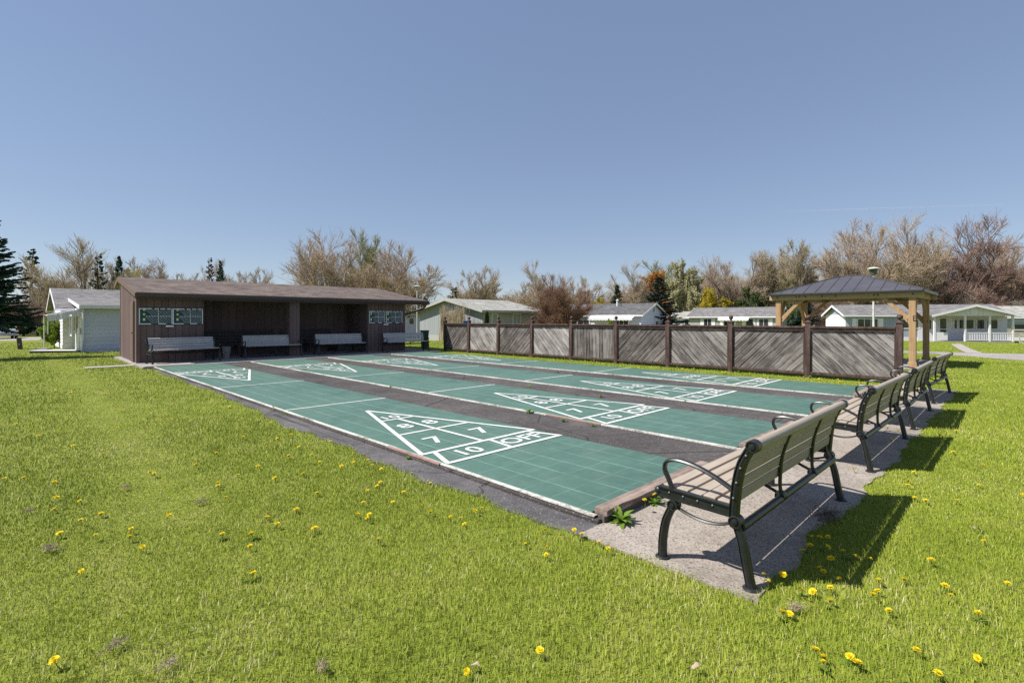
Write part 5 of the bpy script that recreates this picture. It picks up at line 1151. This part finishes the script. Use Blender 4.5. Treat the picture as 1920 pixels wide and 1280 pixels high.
def weed_mesh(n, seed):
    o = weed(0, 0, 0, 1, None, n, seed); me = o.data; bpy.data.objects.remove(o); return me
def weed(x, y, z, s, label, n=16, seed=0):
    r = random.Random(seed); mb = MB()
    for i in range(n):
        a = 2 * math.pi * i / n + r.uniform(-.3, .3); L = r.uniform(.07, .13); e0 = r.uniform(.25, 1.2); w = L * .13; pts = []; p = Vector((0, 0, 0))
        for k in range(5):
            e = e0 - k * .28; pts.append(p.copy()); p = p + Vector((math.cos(a) * math.cos(e), math.sin(a) * math.cos(e), math.sin(e))) * L / 4
        sd = Vector((-math.sin(a), math.cos(a), 0)); ws = [.25, .8, 1.0, .75, .05]
        vs = [q + sd * w * k_ for q, k_ in zip(pts, ws)] + [q - sd * w * k_ for q, k_ in zip(pts, ws)]; mb.add(vs, [(k, k + 1, 5 + k + 1, 5 + k) for k in range(4)])
    o = mb.build('weed_tuft', M['weed'], None, (x, y, z), smooth=True, fixn=False); o.scale = (s, s, s); return tag(o, label, 'weed')
wd = [((1165, 978), -.045, 1.15, 'large green weed at the lawn end of the nearest timber kerb', 30), ((1228, 944), -.045, .9, 'green weed under the seat of the closest bench', 18), ((992, 773), -.01, .9, 'green weed tuft beside the second court, left of its OFF box', 20), ((1056, 789), -.01, .7, 'small weed at the red mark of the second court edge', 12), ((1112, 798), -.01, .65, 'small weed at the second court edge nearest the camera', 12), ((991, 725), -.01, .8, 'thin weed in the dark gap left of the third court', 10), ((1127, 744), -.01, .8, 'weed tuft in the gap between second and third court', 14), ((1080, 739), -.01, .6, 'flat weed in the gap left of the bigger tuft', 10), ((733, 725), -.01, .7, 'weed on the left edge of the second court', 10), ((468, 688), -.01, 1.0, 'yellow green weed at the far corner of the nearest court', 14), ((570, 694), -.01, .8, 'weed on the far part of the second court edge', 12), ((516, 769), -.05, .9, 'weed at the foot of the nearest court edge by the side path', 14), ((535, 777), -.05, .7, 'small weed low on the nearest court edge', 10), ((765, 860), -.05, .6, 'weed under the red marked edge of the nearest court', 10), ((1618, 742), -.045, 1.2, 'weed growing between bench pad and third court end', 20), ((1285, 753), -.01, .6, 'weed on the third court edge by its diagram', 10), ((1375, 726), -.01, .6, 'weed on the fourth court edge', 10)]
for i, ((px, py), z, s, lb, n) in enumerate(wd): x, y = gnd(px, py, z); weed(x, y, z, s, lb, n, i)
RM = [weed_mesh(11, 50 + i) for i in range(3)]; near = sorted([o for o in sc.objects if o.name.startswith('dandelion')], key=lambda o: (o.location.x - CAMX) ** 2 + (o.location.y - CAMY) ** 2)[:70]
for o in near:
    if rnd.random() < .3: q = bpy.data.objects.new('leaves', RM[rnd.randrange(3)]); COL.objects.link(q); q.parent = o; q.location = (0, 0, -.045); q.scale = (.6, .6, .3)
def leaf_litter(px, py, s, label, kind):
    x, y = gnd(px, py, -.02); r = random.Random(px)
    mb = MB(); 
    if kind == 'leaf':
        a = r.uniform(0, 6); n = 8; vs = []
        for i in range(n + 1): f = i / n; w = .028 * math.sin(math.pi * f) ** .7 * (1 + .25 * math.sin(i * 2.3)); c_ = Vector(((f - .5) * .1, 0, .018 * math.sin(f * 5))); vs += [c_ + Vector((0, w, .014)), c_, c_ - Vector((0, w, -.010))]
        mb.add(vs, [(3 * i + j, 3 * i + 3 + j, 3 * i + 4 + j, 3 * i + 1 + j) for i in range(n) for j in (0, 1)]); nm = 'dry_leaf'
    else:
        for i in range(90): p = Vector((r.gauss(0, .03), r.gauss(0, .018), r.uniform(-.01, .015))); d = Vector((r.gauss(0, 1), r.gauss(0, .6), r.gauss(0, .3))).normalized() * .026; mb.tube([p, p + d * .5 + Vector((0, 0, .004)), p + d], [.0012, .0018, .0006], 3)
        nm = 'grass_clipping'
    o = mb.build(nm, M['dryleaf'], None, (x, y, g1(x, y) + .035), r.uniform(0, 6), fixn=False); s = s * (.62 if kind == 'leaf' else .8); o.scale = (s, s, s); tag(o, label, 'leaf' if kind == 'leaf' else 'clipping')
for a in ((1832, 990, 1, 'curled dry brown leaf on the grass right of the closest bench', 'leaf'), (95, 1024, 1.3, 'long dry grass clump on the left lawn', 'c'), (217, 1205, 1.0, 'dry grass clump low on the lawn near the bottom left', 'c'), (318, 1240, .9, 'small dry grass clump right of the bottom left clump', 'c'), (376, 938, 1, 'grey dry clump in the middle of the left lawn', 'c'), (235, 912, 1, 'grey dry clump below the worn track on the left lawn', 'c'), (1305, 1248, .8, 'pale dry leaf on the grass at the bottom middle', 'leaf'), (1300 + 590 / 3.1, 900 + 735 / 3.1, 1.1, 'dry grass clump in front of the closest bench leg', 'c'), (605, 1245, .9, 'dry clump at the bottom centre left', 'c'), (55, 955, .9, 'dry clump at the left photo edge', 'c'), (890, 1245, .8, 'dry leaf near the bottom centre dandelion', 'leaf')): leaf_litter(*a)
mb = MB(); r = random.Random(9)
for i in range(160): p = Vector((1.30 + r.gauss(0, .10), -1.05 + r.gauss(0, .05), -.045)); d = Vector((r.gauss(0, .5), r.gauss(0, .5), r.uniform(.1, .8))).normalized() * r.uniform(.02, .05); mb.tube([p, p + d], [.003, .001], 3)
tag(mb.build('dead_grass_tuft', M['needle_brown']), 'dark dead tuft of grass on the pad under the closest bench', 'tuft', None, 'stuff')

# the thin old contrail high above the right hand trees
t = NT('thin_ice_cloud', 1, 0); t.color((.9, .9, .9)); tr = t.N('ShaderNodeBsdfTransparent'); mx = t.N('ShaderNodeMixShader'); mx.inputs[0].default_value = .2; t.l.new(tr.outputs[0], mx.inputs[1]); t.l.new(t.b.outputs[0], mx.inputs[2]); t.l.new(mx.outputs[0], t.out.inputs[0])
pts = []
for i in range(9): px = 1470 + 52 * i; Z = 7600 + 130 * i; pts.append((*at(px, Z), zat(397 - 1.75 * i, Z)))
mb = MB(); mb.tube(pts, [2, 6, 8, 9, 8, 7, 8, 6, 3], 8); tag(mb.build('contrail', t.m, smooth=True), 'faint thin white contrail in the sky above the right hand trees', 'contrail')

# ------------------------------------------------------------------ light, sky, camera
ts = Vector((-.52, .385, .83)).normalized(); el = math.asin(ts.z); rot = math.atan2(ts.x, ts.y)
sun = bpy.data.lights.new('sun', 'SUN'); sun.energy = 4.2; sun.angle = R(.5); sun.color = (1, .955, .88)
so = bpy.data.objects.new('sun', sun); COL.objects.link(so); so.rotation_euler = ts.to_track_quat('Z', 'Y').to_euler()
w = bpy.data.worlds.new('World'); sc.world = w; w.use_nodes = True; nt = w.node_tree; bgd = nt.nodes['Background']
sky = nt.nodes.new('ShaderNodeTexSky'); sky.sky_type = 'NISHITA'; sky.sun_disc = False; sky.sun_elevation = el; sky.sun_rotation = rot; sky.altitude = 1200; sky.air_density = 1.0; sky.dust_density = .15; sky.ozone_density = 1.6
hs = nt.nodes.new('ShaderNodeHueSaturation'); hs.inputs['Saturation'].default_value = 1.1; hs.inputs['Hue'].default_value = .502
gm = nt.nodes.new('ShaderNodeGamma'); gm.inputs[1].default_value = .68; nt.links.new(sky.outputs[0], gm.inputs[0]); nt.links.new(gm.outputs[0], hs.inputs['Color']); mxw = nt.nodes.new('ShaderNodeMix'); mxw.data_type = 'RGBA'; mxw.inputs[0].default_value = .40; mxw.inputs[7].default_value = (.80, 1.02, 1.72, 1); nt.links.new(hs.outputs[0], mxw.inputs[6]); nt.links.new(mxw.outputs[2], bgd.inputs[0]); bgd.inputs[1].default_value = .140
cam = bpy.data.cameras.new('camera'); cam.sensor_width = 36; cam.lens = FOC / 1920 * 36; cam.shift_y = -41.66 / 1920; cam.clip_end = 20000; cam.clip_start = .05
co = bpy.data.objects.new('camera', cam); COL.objects.link(co); co.location = (CAMX, CAMY, CAMZ); co.rotation_euler = (R(90), 0, -YAW); sc.camera = co
sc.view_settings.view_transform = 'Standard'; sc.view_settings.look = 'None'; sc.view_settings.exposure = .8; sc.view_settings.gamma = 1
sc.cycles.max_bounces = 6; sc.cycles.diffuse_bounces = 3; sc.cycles.sample_clamp_indirect = 2.0; sc.cycles.use_denoising = False
